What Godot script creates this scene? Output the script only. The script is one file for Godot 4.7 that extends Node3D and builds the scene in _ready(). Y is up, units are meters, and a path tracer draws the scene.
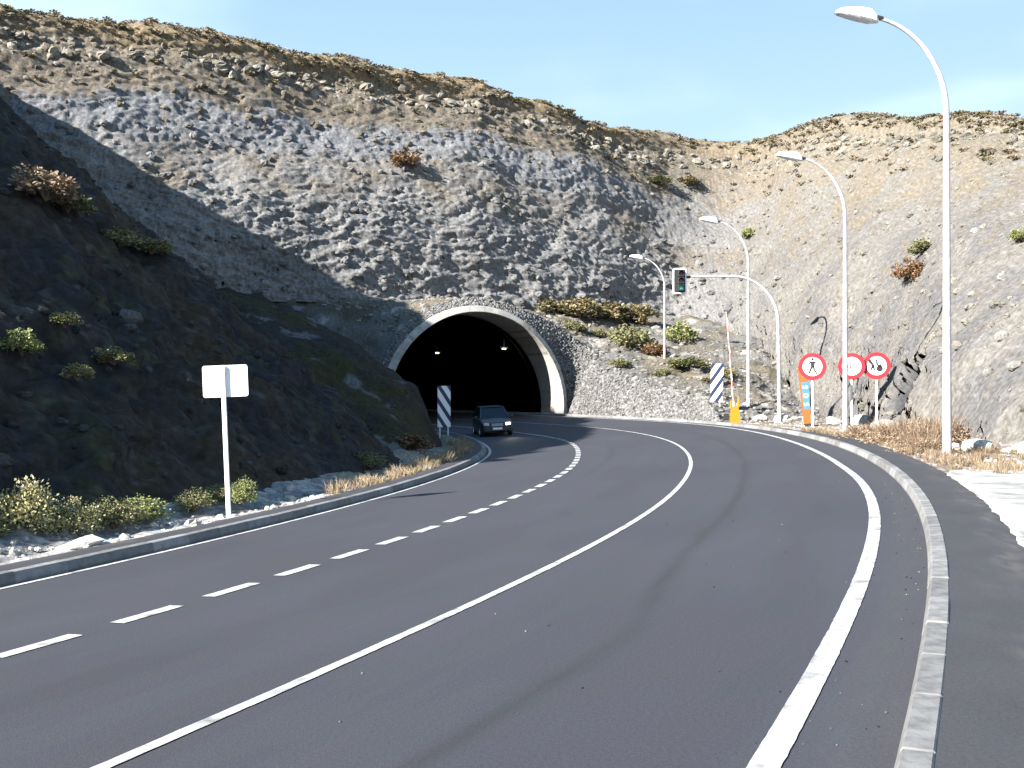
extends Node3D

# ------------------------------------------------------------------ frame of reference
# x to the right, y up, f = metres ahead of the camera (world z = -f)
const BANK := 0.055          # crossfall of the curve, falling to the left
const HEAD := [13.410921, -24.736628, 14.464518, -3.500737, -0.408755, 0.438833]
const START := Vector2(1.870393, 4.837511)
const SUN := Vector3(0.80, -0.554, -0.60)
const PC := Vector2(-2.30, 64.05)       # centre of the tunnel mouth
const PR := Vector2(0.899, 0.438)     # to the right along the mouth
const PA := Vector2(-0.438, 0.899)    # into the tunnel

var rx := PackedFloat32Array()
var rf := PackedFloat32Array()
var rh := PackedFloat32Array()
var rng := RandomNumberGenerator.new()
var M := {}
var used := {}
var survey := {}             # name -> PackedVector3Array of surface points

func P(x: float, y: float, f: float) -> Vector3:
	return Vector3(x, y, -f)

func L(a: float, b: float, y: float) -> Vector3:      # tunnel mouth's own axes
	var q := PC + PR * a + PA * b
	return Vector3(q.x, y, -q.y)

func _ready() -> void:
	rng.seed = 4711
	# ---- camera
	var cam := Camera3D.new()
	cam.name = "camera"
	cam.fov = rad_to_deg(2.0 * atan(384.0 / 1000.0))
	cam.near = 0.05
	cam.far = 6000.0
	cam.position = Vector3(0, 1.75, 0)
	cam.rotation = Vector3(atan(5.0 / 1000.0), 0, 0)
	add_child(cam)
	cam.current = true
	# ---- sky, sun, exposure
	var env := Environment.new()
	env.background_mode = Environment.BG_SKY
	var skym := ProceduralSkyMaterial.new()
	skym.sky_top_color = lin(0.022, 0.088, 0.188)
	skym.sky_horizon_color = lin(0.250, 0.325, 0.366)
	skym.sky_curve = 0.35
	skym.ground_horizon_color = lin(0.20, 0.19, 0.18)
	skym.ground_bottom_color = lin(0.12, 0.115, 0.11)
	skym.sun_angle_max = 12.0
	skym.sky_cover = cloud_cover()
	skym.sky_cover_modulate = Color(1, 1, 1, 1)
	var sky := Sky.new()
	sky.sky_material = skym
	env.sky = sky
	env.tonemap_mode = Environment.TONE_MAPPER_LINEAR
	env.tonemap_exposure = 3.8
	env.sdfgi_enabled = true
	env.ssao_enabled = true
	env.ssil_enabled = true
	var we := WorldEnvironment.new()
	we.name = "world_environment"
	we.environment = env
	add_child(we)
	var sun := DirectionalLight3D.new()
	sun.name = "sun"
	sun.light_color = Color(1.0, 0.975, 0.93)
	sun.light_energy = 1.6
	sun.light_angular_distance = 0.5
	sun.shadow_enabled = true
	sun.directional_shadow_max_distance = 250.0
	sun.look_at_from_position(Vector3.ZERO, SUN, Vector3.UP)
	add_child(sun)
	# ---- the place
	road_line()
	make_materials()
	build_ground()
	build_road()
	build_kerbs()
	build_rock_cutting()
	build_left_hill()
	build_portal()
	build_fill()
	build_verges()
	# ---- the things
	build_lamps()
	build_signal()
	build_signs()
	build_barrier()
	build_markers()
	build_car()
	build_plants()
	build_rocks()

# ------------------------------------------------------------------ small helpers
func lin(r: float, g: float, b: float) -> Color:
	return Color(r, g, b).linear_to_srgb()

func tag(o: Node, label: String, category: String, group := "", kind := "") -> Node:
	o.set_meta("label", label)
	o.set_meta("category", category)
	if group != "":
		o.set_meta("group", group)
	if kind != "":
		o.set_meta("kind", kind)
	return o

func structure(o: Node) -> Node:
	o.set_meta("kind", "structure")
	return o

func numbered(n: String) -> String:
	if not used.has(n):
		used[n] = 0
		return n
	used[n] += 1
	return "%s_%03d" % [n, used[n]]

func base(called: String, at: Vector3, turn := 0.0) -> Node3D:
	var o := Node3D.new()
	o.name = numbered(called)
	o.position = at
	o.rotation.y = turn
	add_child(o)
	return o

func obj(called: String, mesh: Mesh, m: Material, parent: Node = null) -> MeshInstance3D:
	var o := MeshInstance3D.new()
	o.mesh = mesh
	if m != null:
		o.material_override = m
	o.cast_shadow = GeometryInstance3D.SHADOW_CASTING_SETTING_ON
	if parent == null:
		o.name = numbered(called)
		add_child(o)
	else:
		o.name = called
		parent.add_child(o, true)
	return o

func smooth(a: float, b: float, x: float) -> float:
	return smoothstep(a, b, x)

func table(t: Array, s: float) -> float:      # smooth curve through [s, value] pairs
	var n := t.size()
	if s <= t[0][0]:
		return t[0][1]
	if s >= t[n - 1][0]:
		return t[n - 1][1]
	for i in n - 1:
		if s <= t[i + 1][0]:
			var k: float = (s - t[i][0]) / (t[i + 1][0] - t[i][0])
			var p0: float = t[maxi(i - 1, 0)][1]
			var p3: float = t[mini(i + 2, n - 1)][1]
			return cubic_interpolate(t[i][1], t[i + 1][1], p0, p3, k)
	return t[n - 1][1]

# ------------------------------------------------------------------ the line of the road: the right kerb's foot
func heading(s: float) -> float:
	var t := clampf(s, 0.0, 60.0) / 70.0
	var v := 0.0
	for c in HEAD:
		v = v * t + c
	return v - maxf(0.0, s - 60.0) * 0.004 - maxf(0.0, s - 72.0) * 0.012

func road_line() -> void:
	var x := START.x
	var f := START.y
	var bx := [x]
	var bf := [f]
	var bh := [heading(0.0)]
	for i in range(1, 301):                     # backwards 30 m
		x -= sin(heading(-i * 0.1)) * 0.1
		f -= cos(heading(-i * 0.1)) * 0.1
		bx.append(x); bf.append(f); bh.append(heading(0.0))
	bx.reverse(); bf.reverse(); bh.reverse()
	x = START.x
	f = START.y
	for i in range(1, 1301):
		var th := heading((i - 0.5) * 0.1)
		x += sin(th) * 0.1
		f += cos(th) * 0.1
		bx.append(x); bf.append(f); bh.append(heading(i * 0.1))
	rx = PackedFloat32Array(bx)
	rf = PackedFloat32Array(bf)
	rh = PackedFloat32Array(bh)

func at_road(s: float, d: float, up := 0.0) -> Vector3:   # d metres left of the right kerb's foot
	var k := clampf((s + 30.0) * 10.0, 0.0, rx.size() - 1.001)
	var i := int(k)
	var t := k - i
	var h := lerpf(rh[i], rh[i + 1], t)
	var x := lerpf(rx[i], rx[i + 1], t) - cos(h) * d
	var f := lerpf(rf[i], rf[i + 1], t) + sin(h) * d
	return P(x, -BANK * maxf(d, 0.0) + up, f)

func head_at(s: float) -> float:
	return rh[clampi(int((s + 30.0) * 10.0), 0, rh.size() - 1)]

const OFF_D := [[-20, 0.55], [10, 0.58], [15, 0.64], [20, 0.78], [27, 0.86], [34, 0.8], [45, 0.5], [55, 0.42], [70, 0.4]]
const OFF_C := [[-20, 3.6], [0, 3.76], [10, 3.95], [20, 4.28], [30, 4.58], [40, 4.74], [50, 4.76], [60, 4.8], [75, 4.9]]
const OFF_B := [[-20, 6.5], [0, 6.66], [10, 7.03], [20, 7.48], [30, 8.1], [40, 8.46], [50, 8.8], [60, 8.5], [75, 8.0]]
const OFF_A := [[-20, 9.3], [0, 9.62], [10, 10.15], [20, 10.68], [30, 11.28], [40, 11.84], [50, 11.75], [60, 10.9], [75, 10.1]]

func kerb_left(s: float) -> float:
	return table(OFF_A, s) + 0.14

# ------------------------------------------------------------------ meshes
func grid(nu: int, nv: int, pos: PackedVector3Array, col: PackedColorArray, out: Vector3) -> ArrayMesh:
	# nu columns of nv points; normals on the side of "out"
	var nor := PackedVector3Array()
	nor.resize(nu * nv)
	for i in nu:
		var i0 := maxi(i - 1, 0) * nv
		var i1 := mini(i + 1, nu - 1) * nv
		for j in nv:
			var n := (pos[i1 + j] - pos[i0 + j]).cross(pos[i * nv + mini(j + 1, nv - 1)] - pos[i * nv + maxi(j - 1, 0)])
			n = n.normalized()
			if n.dot(out) < 0.0:
				n = -n
			nor[i * nv + j] = n
	var mid := (nu / 2) * nv + nv / 2
	var c := (pos[mid + nv] - pos[mid]).cross(pos[mid + 1] - pos[mid]) if nu > 2 and nv > 2 else (pos[nv] - pos[0]).cross(pos[1] - pos[0])
	var swap := c.dot(nor[mid] if nu > 2 and nv > 2 else out) > 0.0
	var idx := PackedInt32Array()
	idx.resize((nu - 1) * (nv - 1) * 6)
	var k := 0
	for i in nu - 1:
		for j in nv - 1:
			var a := i * nv + j
			var b := a + nv
			if swap:
				idx[k] = a; idx[k + 1] = a + 1; idx[k + 2] = b
				idx[k + 3] = b; idx[k + 4] = a + 1; idx[k + 5] = b + 1
			else:
				idx[k] = a; idx[k + 1] = b; idx[k + 2] = a + 1
				idx[k + 3] = b; idx[k + 4] = b + 1; idx[k + 5] = a + 1
			k += 6
	var arr := []
	arr.resize(Mesh.ARRAY_MAX)
	arr[Mesh.ARRAY_VERTEX] = pos
	arr[Mesh.ARRAY_NORMAL] = nor
	if col.size() > 0:
		arr[Mesh.ARRAY_COLOR] = col
	arr[Mesh.ARRAY_INDEX] = idx
	var m := ArrayMesh.new()
	m.add_surface_from_arrays(Mesh.PRIMITIVE_TRIANGLES, arr)
	return m

class Soup:
	# loose triangles with flat or given normals
	var v := PackedVector3Array()
	var n := PackedVector3Array()
	var c := PackedColorArray()
	var tint := Color(1, 1, 1)
	func tri(a: Vector3, b: Vector3, d: Vector3, out: Vector3) -> void:
		var q := (b - a).cross(d - a)
		if q.length() < 1e-12:
			return
		q = q.normalized()
		if q.dot(out) > 0.0:
			v.append_array([a, d, b])
		else:
			v.append_array([a, b, d])
			q = -q
		n.append_array([q, q, q])
		c.append_array([tint, tint, tint])
	func quad(a: Vector3, b: Vector3, d: Vector3, e: Vector3, out: Vector3) -> void:
		tri(a, b, d, out)
		tri(a, d, e, out)
	func smooth_quad(p: Array, m: Array) -> void:
		for t in [[0, 1, 2], [0, 2, 3]]:
			var a: Vector3 = p[t[0]]; var b: Vector3 = p[t[1]]; var d: Vector3 = p[t[2]]
			var q := (b - a).cross(d - a)
			var o: Array = t if q.dot(m[t[0]] + m[t[1]] + m[t[2]]) < 0.0 else [t[0], t[2], t[1]]
			for k in o:
				v.append(p[k]); n.append(m[k]); c.append(tint)
	func box(at: Vector3, size: Vector3, ch := 0.0, basis := Basis.IDENTITY) -> void:
		# box centred at "at" with chamfered edges
		var h := size * 0.5
		var k := minf(ch, minf(h.x, minf(h.y, h.z)) * 0.9)
		for ax in 3:
			for s in [-1.0, 1.0]:
				var u := (ax + 1) % 3
				var w := (ax + 2) % 3
				var pts := []
				for q in [[-1, -1], [1, -1], [1, 1], [-1, 1]]:
					var p := Vector3.ZERO
					p[ax] = s * h[ax]; p[u] = q[0] * (h[u] - k); p[w] = q[1] * (h[w] - k)
					pts.append(at + basis * p)
				var o := Vector3.ZERO
				o[ax] = s
				quad(pts[0], pts[1], pts[2], pts[3], basis * o)
		if k <= 0.0:
			return
		for ax in 3:
			var u := (ax + 1) % 3
			var w := (ax + 2) % 3
			for su in [-1.0, 1.0]:
				for sw in [-1.0, 1.0]:
					var pts := []
					for q in [[-1, 0], [1, 0], [1, 1], [-1, 1]]:
						var p := Vector3.ZERO
						p[ax] = q[0] * (h[ax] - k)
						p[u] = su * (h[u] - (0.0 if q[1] == 0 else k))
						p[w] = sw * (h[w] - (k if q[1] == 0 else 0.0))
						pts.append(at + basis * p)
					var o := Vector3.ZERO
					o[u] = su; o[w] = sw
					quad(pts[0], pts[1], pts[2], pts[3], basis * o)
		for sx in [-1.0, 1.0]:
			for sy in [-1.0, 1.0]:
				for sz in [-1.0, 1.0]:
					var a := Vector3(sx * h.x, sy * (h.y - k), sz * (h.z - k))
					var b := Vector3(sx * (h.x - k), sy * h.y, sz * (h.z - k))
					var d := Vector3(sx * (h.x - k), sy * (h.y - k), sz * h.z)
					tri(at + basis * a, at + basis * b, at + basis * d, basis * Vector3(sx, sy, sz))
	func tube(path: Array, radii: Array, sides := 12, caps := true) -> void:
		var rings := []
		var norms := []
		var side := Vector3.ZERO
		for i in path.size():
			var t: Vector3 = (path[mini(i + 1, path.size() - 1)] - path[maxi(i - 1, 0)]).normalized()
			if side == Vector3.ZERO:
				side = t.cross(Vector3(0.31, 0.17, 0.93)).normalized()
			side = (side - t * side.dot(t)).normalized()
			var up := t.cross(side)
			var ring := []
			var nn := []
			for k in sides:
				var a := TAU * k / sides
				var d := side * cos(a) + up * sin(a)
				ring.append(path[i] + d * radii[i])
				nn.append(d)
			rings.append(ring)
			norms.append(nn)
		for i in path.size() - 1:
			for k in sides:
				var q := (k + 1) % sides
				smooth_quad([rings[i][k], rings[i][q], rings[i + 1][q], rings[i + 1][k]], [norms[i][k], norms[i][q], norms[i + 1][q], norms[i + 1][k]])
		if caps:
			for e in [0, path.size() - 1]:
				var o: Vector3 = path[0] - path[1] if e == 0 else path[e] - path[e - 1]
				for k in sides:
					tri(path[e], rings[e][k], rings[e][(k + 1) % sides], o)
	func prism(poly: PackedVector2Array, z0: float, z1: float, basis := Basis.IDENTITY, at := Vector3.ZERO) -> void:
		# outline in x, y drawn out along z
		var t := Geometry2D.triangulate_polygon(poly)
		for k in range(0, t.size(), 3):
			for z in [z0, z1]:
				var pts := []
				for q in 3:
					var w := poly[t[k + q]]
					pts.append(at + basis * Vector3(w.x, w.y, z))
				tri(pts[0], pts[1], pts[2], basis * Vector3(0, 0, signf(z - (z0 + z1) * 0.5)))
		var area := 0.0
		for k in poly.size():
			var a := poly[k]; var b := poly[(k + 1) % poly.size()]
			area += a.x * b.y - b.x * a.y
		for k in poly.size():
			var a := poly[k]; var b := poly[(k + 1) % poly.size()]
			var o := Vector3(b.y - a.y, a.x - b.x, 0) * signf(area)
			quad(at + basis * Vector3(a.x, a.y, z0), at + basis * Vector3(b.x, b.y, z0), at + basis * Vector3(b.x, b.y, z1), at + basis * Vector3(a.x, a.y, z1), basis * o)
	func lathe(profile: Array, sides := 32, basis := Basis.IDENTITY, at := Vector3.ZERO) -> void:
		# profile of [radius, along z]; turned about z
		var mid := at + basis * Vector3(0, 0, (profile[0][1] + profile[-1][1]) * 0.5)
		for i in profile.size() - 1:
			var r0: float = profile[i][0]; var z0: float = profile[i][1]
			var r1: float = profile[i + 1][0]; var z1: float = profile[i + 1][1]
			for k in sides:
				var a := TAU * k / sides; var b := TAU * (k + 1) / sides
				var da := Vector3(cos(a), sin(a), 0); var db := Vector3(cos(b), sin(b), 0)
				var pa := at + basis * (da * r0 + Vector3(0, 0, z0)); var pb := at + basis * (db * r0 + Vector3(0, 0, z0))
				var pc := at + basis * (db * r1 + Vector3(0, 0, z1)); var pd := at + basis * (da * r1 + Vector3(0, 0, z1))
				quad(pa, pb, pc, pd, (pa + pb + pc + pd) * 0.25 - mid)
	func mesh() -> ArrayMesh:
		var arr := []
		arr.resize(Mesh.ARRAY_MAX)
		arr[Mesh.ARRAY_VERTEX] = v
		arr[Mesh.ARRAY_NORMAL] = n
		arr[Mesh.ARRAY_COLOR] = c
		var m := ArrayMesh.new()
		m.add_surface_from_arrays(Mesh.PRIMITIVE_TRIANGLES, arr)
		return m

func noise(freq: float, sd: int, octaves := 3, kind := FastNoiseLite.TYPE_SIMPLEX_SMOOTH) -> FastNoiseLite:
	var q := FastNoiseLite.new()
	q.noise_type = kind
	q.seed = sd
	q.frequency = freq
	q.fractal_octaves = octaves
	q.fractal_type = FastNoiseLite.FRACTAL_FBM if octaves > 1 else FastNoiseLite.FRACTAL_NONE
	return q

func cells(freq: float, sd: int, ret := FastNoiseLite.RETURN_DISTANCE2_SUB) -> FastNoiseLite:
	var q := FastNoiseLite.new()
	q.noise_type = FastNoiseLite.TYPE_CELLULAR
	q.seed = sd
	q.frequency = freq
	q.fractal_type = FastNoiseLite.FRACTAL_NONE
	q.cellular_return_type = ret
	q.cellular_jitter = 1.0
	return q

# ------------------------------------------------------------------ textures and materials
func grain(sd: int, freq: float, lo: float, hi: float, size := 512, octaves := 5, speck := 0.0) -> ImageTexture:
	var im := noise(freq, sd, octaves, FastNoiseLite.TYPE_PERLIN).get_seamless_image(size, size)
	im.convert(Image.FORMAT_RGB8)
	var r := RandomNumberGenerator.new()
	r.seed = sd
	var data := im.get_data()
	for k in range(0, data.size(), 3):
		var g: float = lo + (hi - lo) * data[k] / 255.0
		if speck > 0.0:
			g += r.randf_range(-speck, speck)
		var b := clampi(int(g * 255.0), 0, 255)
		data[k] = b; data[k + 1] = b; data[k + 2] = b
	im = Image.create_from_data(size, size, false, Image.FORMAT_RGB8, data)
	im.generate_mipmaps()
	return ImageTexture.create_from_image(im)

func bumps(sd: int, freq: float, strength: float, size := 512, octaves := 5) -> ImageTexture:
	var im := noise(freq, sd, octaves, FastNoiseLite.TYPE_PERLIN).get_seamless_image(size, size)
	im.bump_map_to_normal_map(strength)
	im.generate_mipmaps()
	return ImageTexture.create_from_image(im)

func cloud_cover() -> ImageTexture:
	# thin high wisps all round the sky
	var w := 1024
	var h := 512
	var im := Image.create(w, h, false, Image.FORMAT_RGBA8)
	var q := noise(1.0, 77, 5)
	var q2 := noise(0.5, 78, 3)
	for y in h:
		var el := (0.5 - (y + 0.5) / h) * PI
		for x in w:
			var az := TAU * (x + 0.5) / w
			var d := Vector3(cos(az) * cos(el), sin(el) * 3.2, sin(az) * cos(el))
			var a := smooth(0.05, 0.75, q.get_noise_3dv(d * 2.2) * 0.8 + q2.get_noise_3dv(d * 1.6) * 0.7 + 0.34)
			a *= smooth(0.0, 0.1, el)
			im.set_pixel(x, y, Color(0.33, 0.33, 0.33, a * 0.85))
	return ImageTexture.create_from_image(im)

func mat(c: Color, rough := 0.8, metal := 0.0) -> StandardMaterial3D:
	var m := StandardMaterial3D.new()
	m.albedo_color = c
	m.roughness = rough
	m.metallic = metal
	return m

func earthy(tex: Texture2D, nrm: Texture2D, scale: float, strength: float, rough := 0.95) -> StandardMaterial3D:
	var m := mat(Color(1, 1, 1), rough)
	m.vertex_color_use_as_albedo = true
	m.albedo_texture = tex
	m.uv1_triplanar = true
	m.uv1_world_triplanar = true
	m.uv1_scale = Vector3.ONE * scale
	if nrm != null:
		m.normal_enabled = true
		m.normal_texture = nrm
		m.normal_scale = strength
	m.metallic_specular = 0.25
	return m

func make_materials() -> void:
	var g_rock := grain(5, 0.02, 0.58, 1.12, 512, 6, 0.04)
	var n_rock := bumps(6, 0.05, 5.0)
	var g_soft := grain(7, 0.02, 0.75, 1.08, 512, 5, 0.03)
	var g_tar := grain(8, 0.05, 0.84, 1.00, 512, 4, 0.06)
	var n_tar := bumps(9, 0.12, 3.0, 512, 3)
	var g_conc := grain(10, 0.012, 0.76, 1.10, 512, 6, 0.03)
	var n_conc := bumps(11, 0.06, 2.0)
	M.rock = earthy(g_rock, n_rock, 0.55, 1.0)
	M.stone = earthy(g_rock, n_rock, 1.1, 0.8)
	M.soil = earthy(g_rock, n_rock, 0.8, 0.9)
	M.tar = earthy(g_tar, n_tar, 1.6, 0.5, 0.82)
	M.tar.metallic_specular = 0.4
	M.paint = earthy(g_soft, n_tar, 1.2, 0.35, 0.6)
	M.concrete = earthy(g_conc, n_conc, 0.5, 0.5, 0.9)
	M.apron = earthy(grain(12, 0.008, 0.62, 1.12, 512, 6, 0.05), n_conc, 0.35, 0.8, 0.9)
	M.leaf = mat(Color(1, 1, 1), 0.7)
	M.leaf.vertex_color_use_as_albedo = true
	M.leaf.backlight_enabled = true
	M.leaf.backlight = Color(0.25, 0.25, 0.12)
	M.twig = mat(lin(0.10, 0.075, 0.05), 0.9)
	M.galv = earthy(grain(13, 0.02, 0.74, 1.08, 256, 5, 0.02), null, 0.7, 0.0, 0.42)
	M.galv.albedo_color = lin(0.50, 0.50, 0.535)
	M.galv.metallic_specular = 0.6
	M.white = mat(lin(0.80, 0.80, 0.80), 0.4)
	M.alu = mat(lin(0.74, 0.75, 0.77), 0.5)
	M.red = mat(lin(0.32, 0.022, 0.032), 0.4)
	M.black = mat(lin(0.02, 0.02, 0.022), 0.5)
	M.navy = mat(lin(0.014, 0.022, 0.075), 0.45)
	M.orange = mat(lin(0.30, 0.082, 0.012), 0.5)
	M.yellow = mat(lin(0.34, 0.165, 0.006), 0.45)
	M.blue = mat(lin(0.05, 0.17, 0.27), 0.5)
	M.rubber = mat(lin(0.018, 0.018, 0.018), 0.85)
	M.carpaint = mat(lin(0.010, 0.012, 0.020), 0.4)
	M.carpaint.clearcoat_enabled = true
	M.carpaint.clearcoat = 0.3
	M.glass = mat(lin(0.02, 0.024, 0.03), 0.06)
	M.glass.metallic_specular = 0.35

# ------------------------------------------------------------------ ground and road
func build_ground() -> void:
	var s := Soup.new()
	s.tint = Color(0.20, 0.17, 0.14)
	var n := 24
	for i in n:
		for j in n:
			var x0 := -3000.0 + 6000.0 * i / n
			var z0 := -3000.0 + 6000.0 * j / n
			var w := 6000.0 / n
			s.quad(Vector3(x0, -1.6, z0), Vector3(x0 + w, -1.6, z0), Vector3(x0 + w, -1.6, z0 + w), Vector3(x0, -1.6, z0 + w), Vector3.UP)
	structure(obj("ground", s.mesh(), M.soil))

const RUBBER := [[-28, 2.6], [-6, 2.5], [-1, 2.22], [2, 2.08], [4, 2.34], [6.3, 2.6], [12, 2.76], [18, 2.92], [25, 3.0], [34, 2.95], [50, 2.9]]

func build_road() -> void:
	var road := base("road", Vector3.ZERO)
	structure(road)
	var s0 := -28.0
	var s1 := 98.0
	var nu := int((s1 - s0) / 0.3) + 1
	var nv := 190
	var pos := PackedVector3Array(); pos.resize(nu * nv)
	var col := PackedColorArray(); col.resize(nu * nv)
	var n1 := noise(0.5, 21, 4)
	var n2 := noise(0.12, 22, 3)
	var n3 := noise(1.6, 24, 3)
	for i in nu:
		var s := s0 + (s1 - s0) * i / (nu - 1)
		var w := kerb_left(s) + 0.06
		var edge := table(OFF_D, s)
		for j in nv:
			var d := -0.06 + (w + 0.06) * j / (nv - 1)
			var p := at_road(s, d, 0.0)
			p.y = -BANK * d
			pos[i * nv + j] = p
			var lum := 0.047 * (1.0 + 0.10 * n1.get_noise_2d(s * 0.25, d * 1.4) + 0.10 * n2.get_noise_2d(p.x, p.z))
			var c := Color(lum, lum * 1.03, lum * 1.32)
			# dust that the wheels leave between the edge line and the kerb
			var dust := smooth(edge - 0.10, edge - 0.35, d) * (0.55 + 0.45 * n3.get_noise_2d(s, d * 3.0))
			c = c.lerp(Color(0.066, 0.065, 0.071), clampf(dust, 0.0, 1.0) * 0.6)
			# rubber laid down in the right lane, swinging with the bend
			var path := table(RUBBER, s) + 0.03 * n3.get_noise_2d(s * 0.5, 7.0)
			var k := exp(-pow((d - path) / 0.085, 2.0)) * smooth(-9.0, 0.0, s) * smooth(50.0, 34.0, s)
			k += 0.30 * exp(-pow((d - path) / 0.30, 2.0)) * smooth(50.0, 34.0, s)
			var k2 := 0.16 * exp(-pow((d - path + 1.3) / 0.25, 2.0)) + 0.14 * exp(-pow((d - 5.3) / 0.3, 2.0)) + 0.14 * exp(-pow((d - 9.1 - 0.03 * s) / 0.3, 2.0))
			var k3 := exp(-pow((d - 6.75 - 0.02 * (s - 20.0)) / 0.10, 2.0)) * smooth(17.0, 24.0, s) * smooth(38.0, 31.0, s)
			var rub := clampf((k * 0.55 + k2 + k3 * 0.5) * (0.65 + 0.6 * n1.get_noise_2d(s * 0.6, d * 6.0)), 0.0, 1.0)
			c = c.lerp(Color(0.028, 0.028, 0.031), rub * 1.0)
			col[i * nv + j] = c
	obj("asphalt", grid(nu, nv, pos, col, Vector3.UP), M.tar, road)
	paint_line(road, "edge_line", OFF_D, -26.0, 90.0, 0.15)
	paint_line(road, "lane_line", OFF_C, -26.0, 90.0, 0.10)
	paint_line(road, "edge_line", OFF_A, -26.0, 90.0, 0.10)
	paint_line(road, "lane_line", OFF_B, 43.6, 90.0, 0.12)
	var s := -6.38
	while s < 43.4:
		paint_line(road, "lane_dash", OFF_B, s, s + 0.83, 0.17)
		s += 1.325
	# grit thrown to the kerb
	var r := Soup.new()
	for k in 140:
		var q := rng.randf_range(-2.0, 16.0)
		var d := absf(rng.randfn(0.0, 0.35)) if rng.randf() < 0.8 else rng.randf_range(0.2, 3.5)
		var g := rng.randf_range(0.10, 0.28) if rng.randf() < 0.55 else 0.03
		r.tint = Color(g, g * 0.96, g * 0.9)
		var z := rng.randf_range(0.004, 0.012)
		r.box(at_road(q, d + 0.03, z * 0.4), Vector3(z * 1.5, z, z * 1.2), z * 0.3, Basis(Vector3.UP, rng.randf() * TAU))
	var grit := obj("road_grit", r.mesh(), M.stone)
	tag(grit, "loose grit scattered on the asphalt beside the right kerb", "grit", "", "stuff")

func paint_line(road: Node, called: String, off: Array, s0: float, s1: float, w: float) -> void:
	var nu := maxi(9, int((s1 - s0) / 0.09) + 1)
	var nv := 6
	var pos := PackedVector3Array(); pos.resize(nu * nv)
	var col := PackedColorArray(); col.resize(nu * nv)
	var q := noise(0.9, 31, 4)
	var chips := noise(2.6, 32, 3)
	for i in nu:
		var s := s0 + (s1 - s0) * i / (nu - 1)
		var d := table(off, s)
		for j in nv:
			var dd := d + w * (j / (nv - 1.0) - 0.5) + 0.006 * q.get_noise_2d(s * 9.0, d + j)
			var p := at_road(s, dd, 0.007)
			p.y = -BANK * dd + 0.007
			pos[i * nv + j] = p
			var g := 0.45 + 0.10 * q.get_noise_2d(p.x * 1.5, p.z * 1.5)
			var worn := smooth(0.30, 0.55, chips.get_noise_2d(p.x, p.z) + 0.25 * absf(j / (nv - 1.0) - 0.5))
			col[i * nv + j] = Color(g, g, g * 1.0).lerp(Color(0.13, 0.13, 0.14), worn * 0.55)
	obj(called, grid(nu, nv, pos, col, Vector3.UP), M.paint, road)

# ------------------------------------------------------------------ kerbs of separate stones
func kerb_mesh(len: float, sd: int) -> ArrayMesh:
	var r := RandomNumberGenerator.new()
	r.seed = sd
	var s := Soup.new()
	var e := 0.012
	# section in x (towards the pavement) and y, drawn out along z, its ends chamfered
	var sec := [Vector2(0.0, -0.10), Vector2(0.0, 0.03), Vector2(0.028, 0.122), Vector2(0.040, 0.137), Vector2(0.165, 0.14), Vector2(0.175, 0.13), Vector2(0.175, -0.10)]
	var j := r.randf_range(-0.006, 0.006)
	var rings := []
	for q in [[-len * 0.5, -e], [-len * 0.5 + e, 0.0], [len * 0.5 - e, 0.0], [len * 0.5, -e]]:
		var ring := []
		for p in sec:
			var c: Vector2 = p + (Vector2(0.08, 0.0) - p).normalized() * -q[1]
			ring.append(Vector3(c.x, c.y + j * (q[0] / len), q[0]))
		rings.append(ring)
	for i in 3:
		for k in sec.size():
			var q := (k + 1) % sec.size()
			var o: Vector3 = (rings[i][k] + rings[i][q]) * 0.5 - Vector3(0.09, 0.0, 0.0)
			o.z = 0
			s.quad(rings[i][k], rings[i][q], rings[i + 1][q], rings[i + 1][k], o)
	for e2 in [0, 3]:
		for k in range(1, sec.size() - 1):
			s.tri(rings[e2][0], rings[e2][k], rings[e2][k + 1], Vector3(0, 0, -1 if e2 == 0 else 1))
	return s.mesh()

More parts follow.
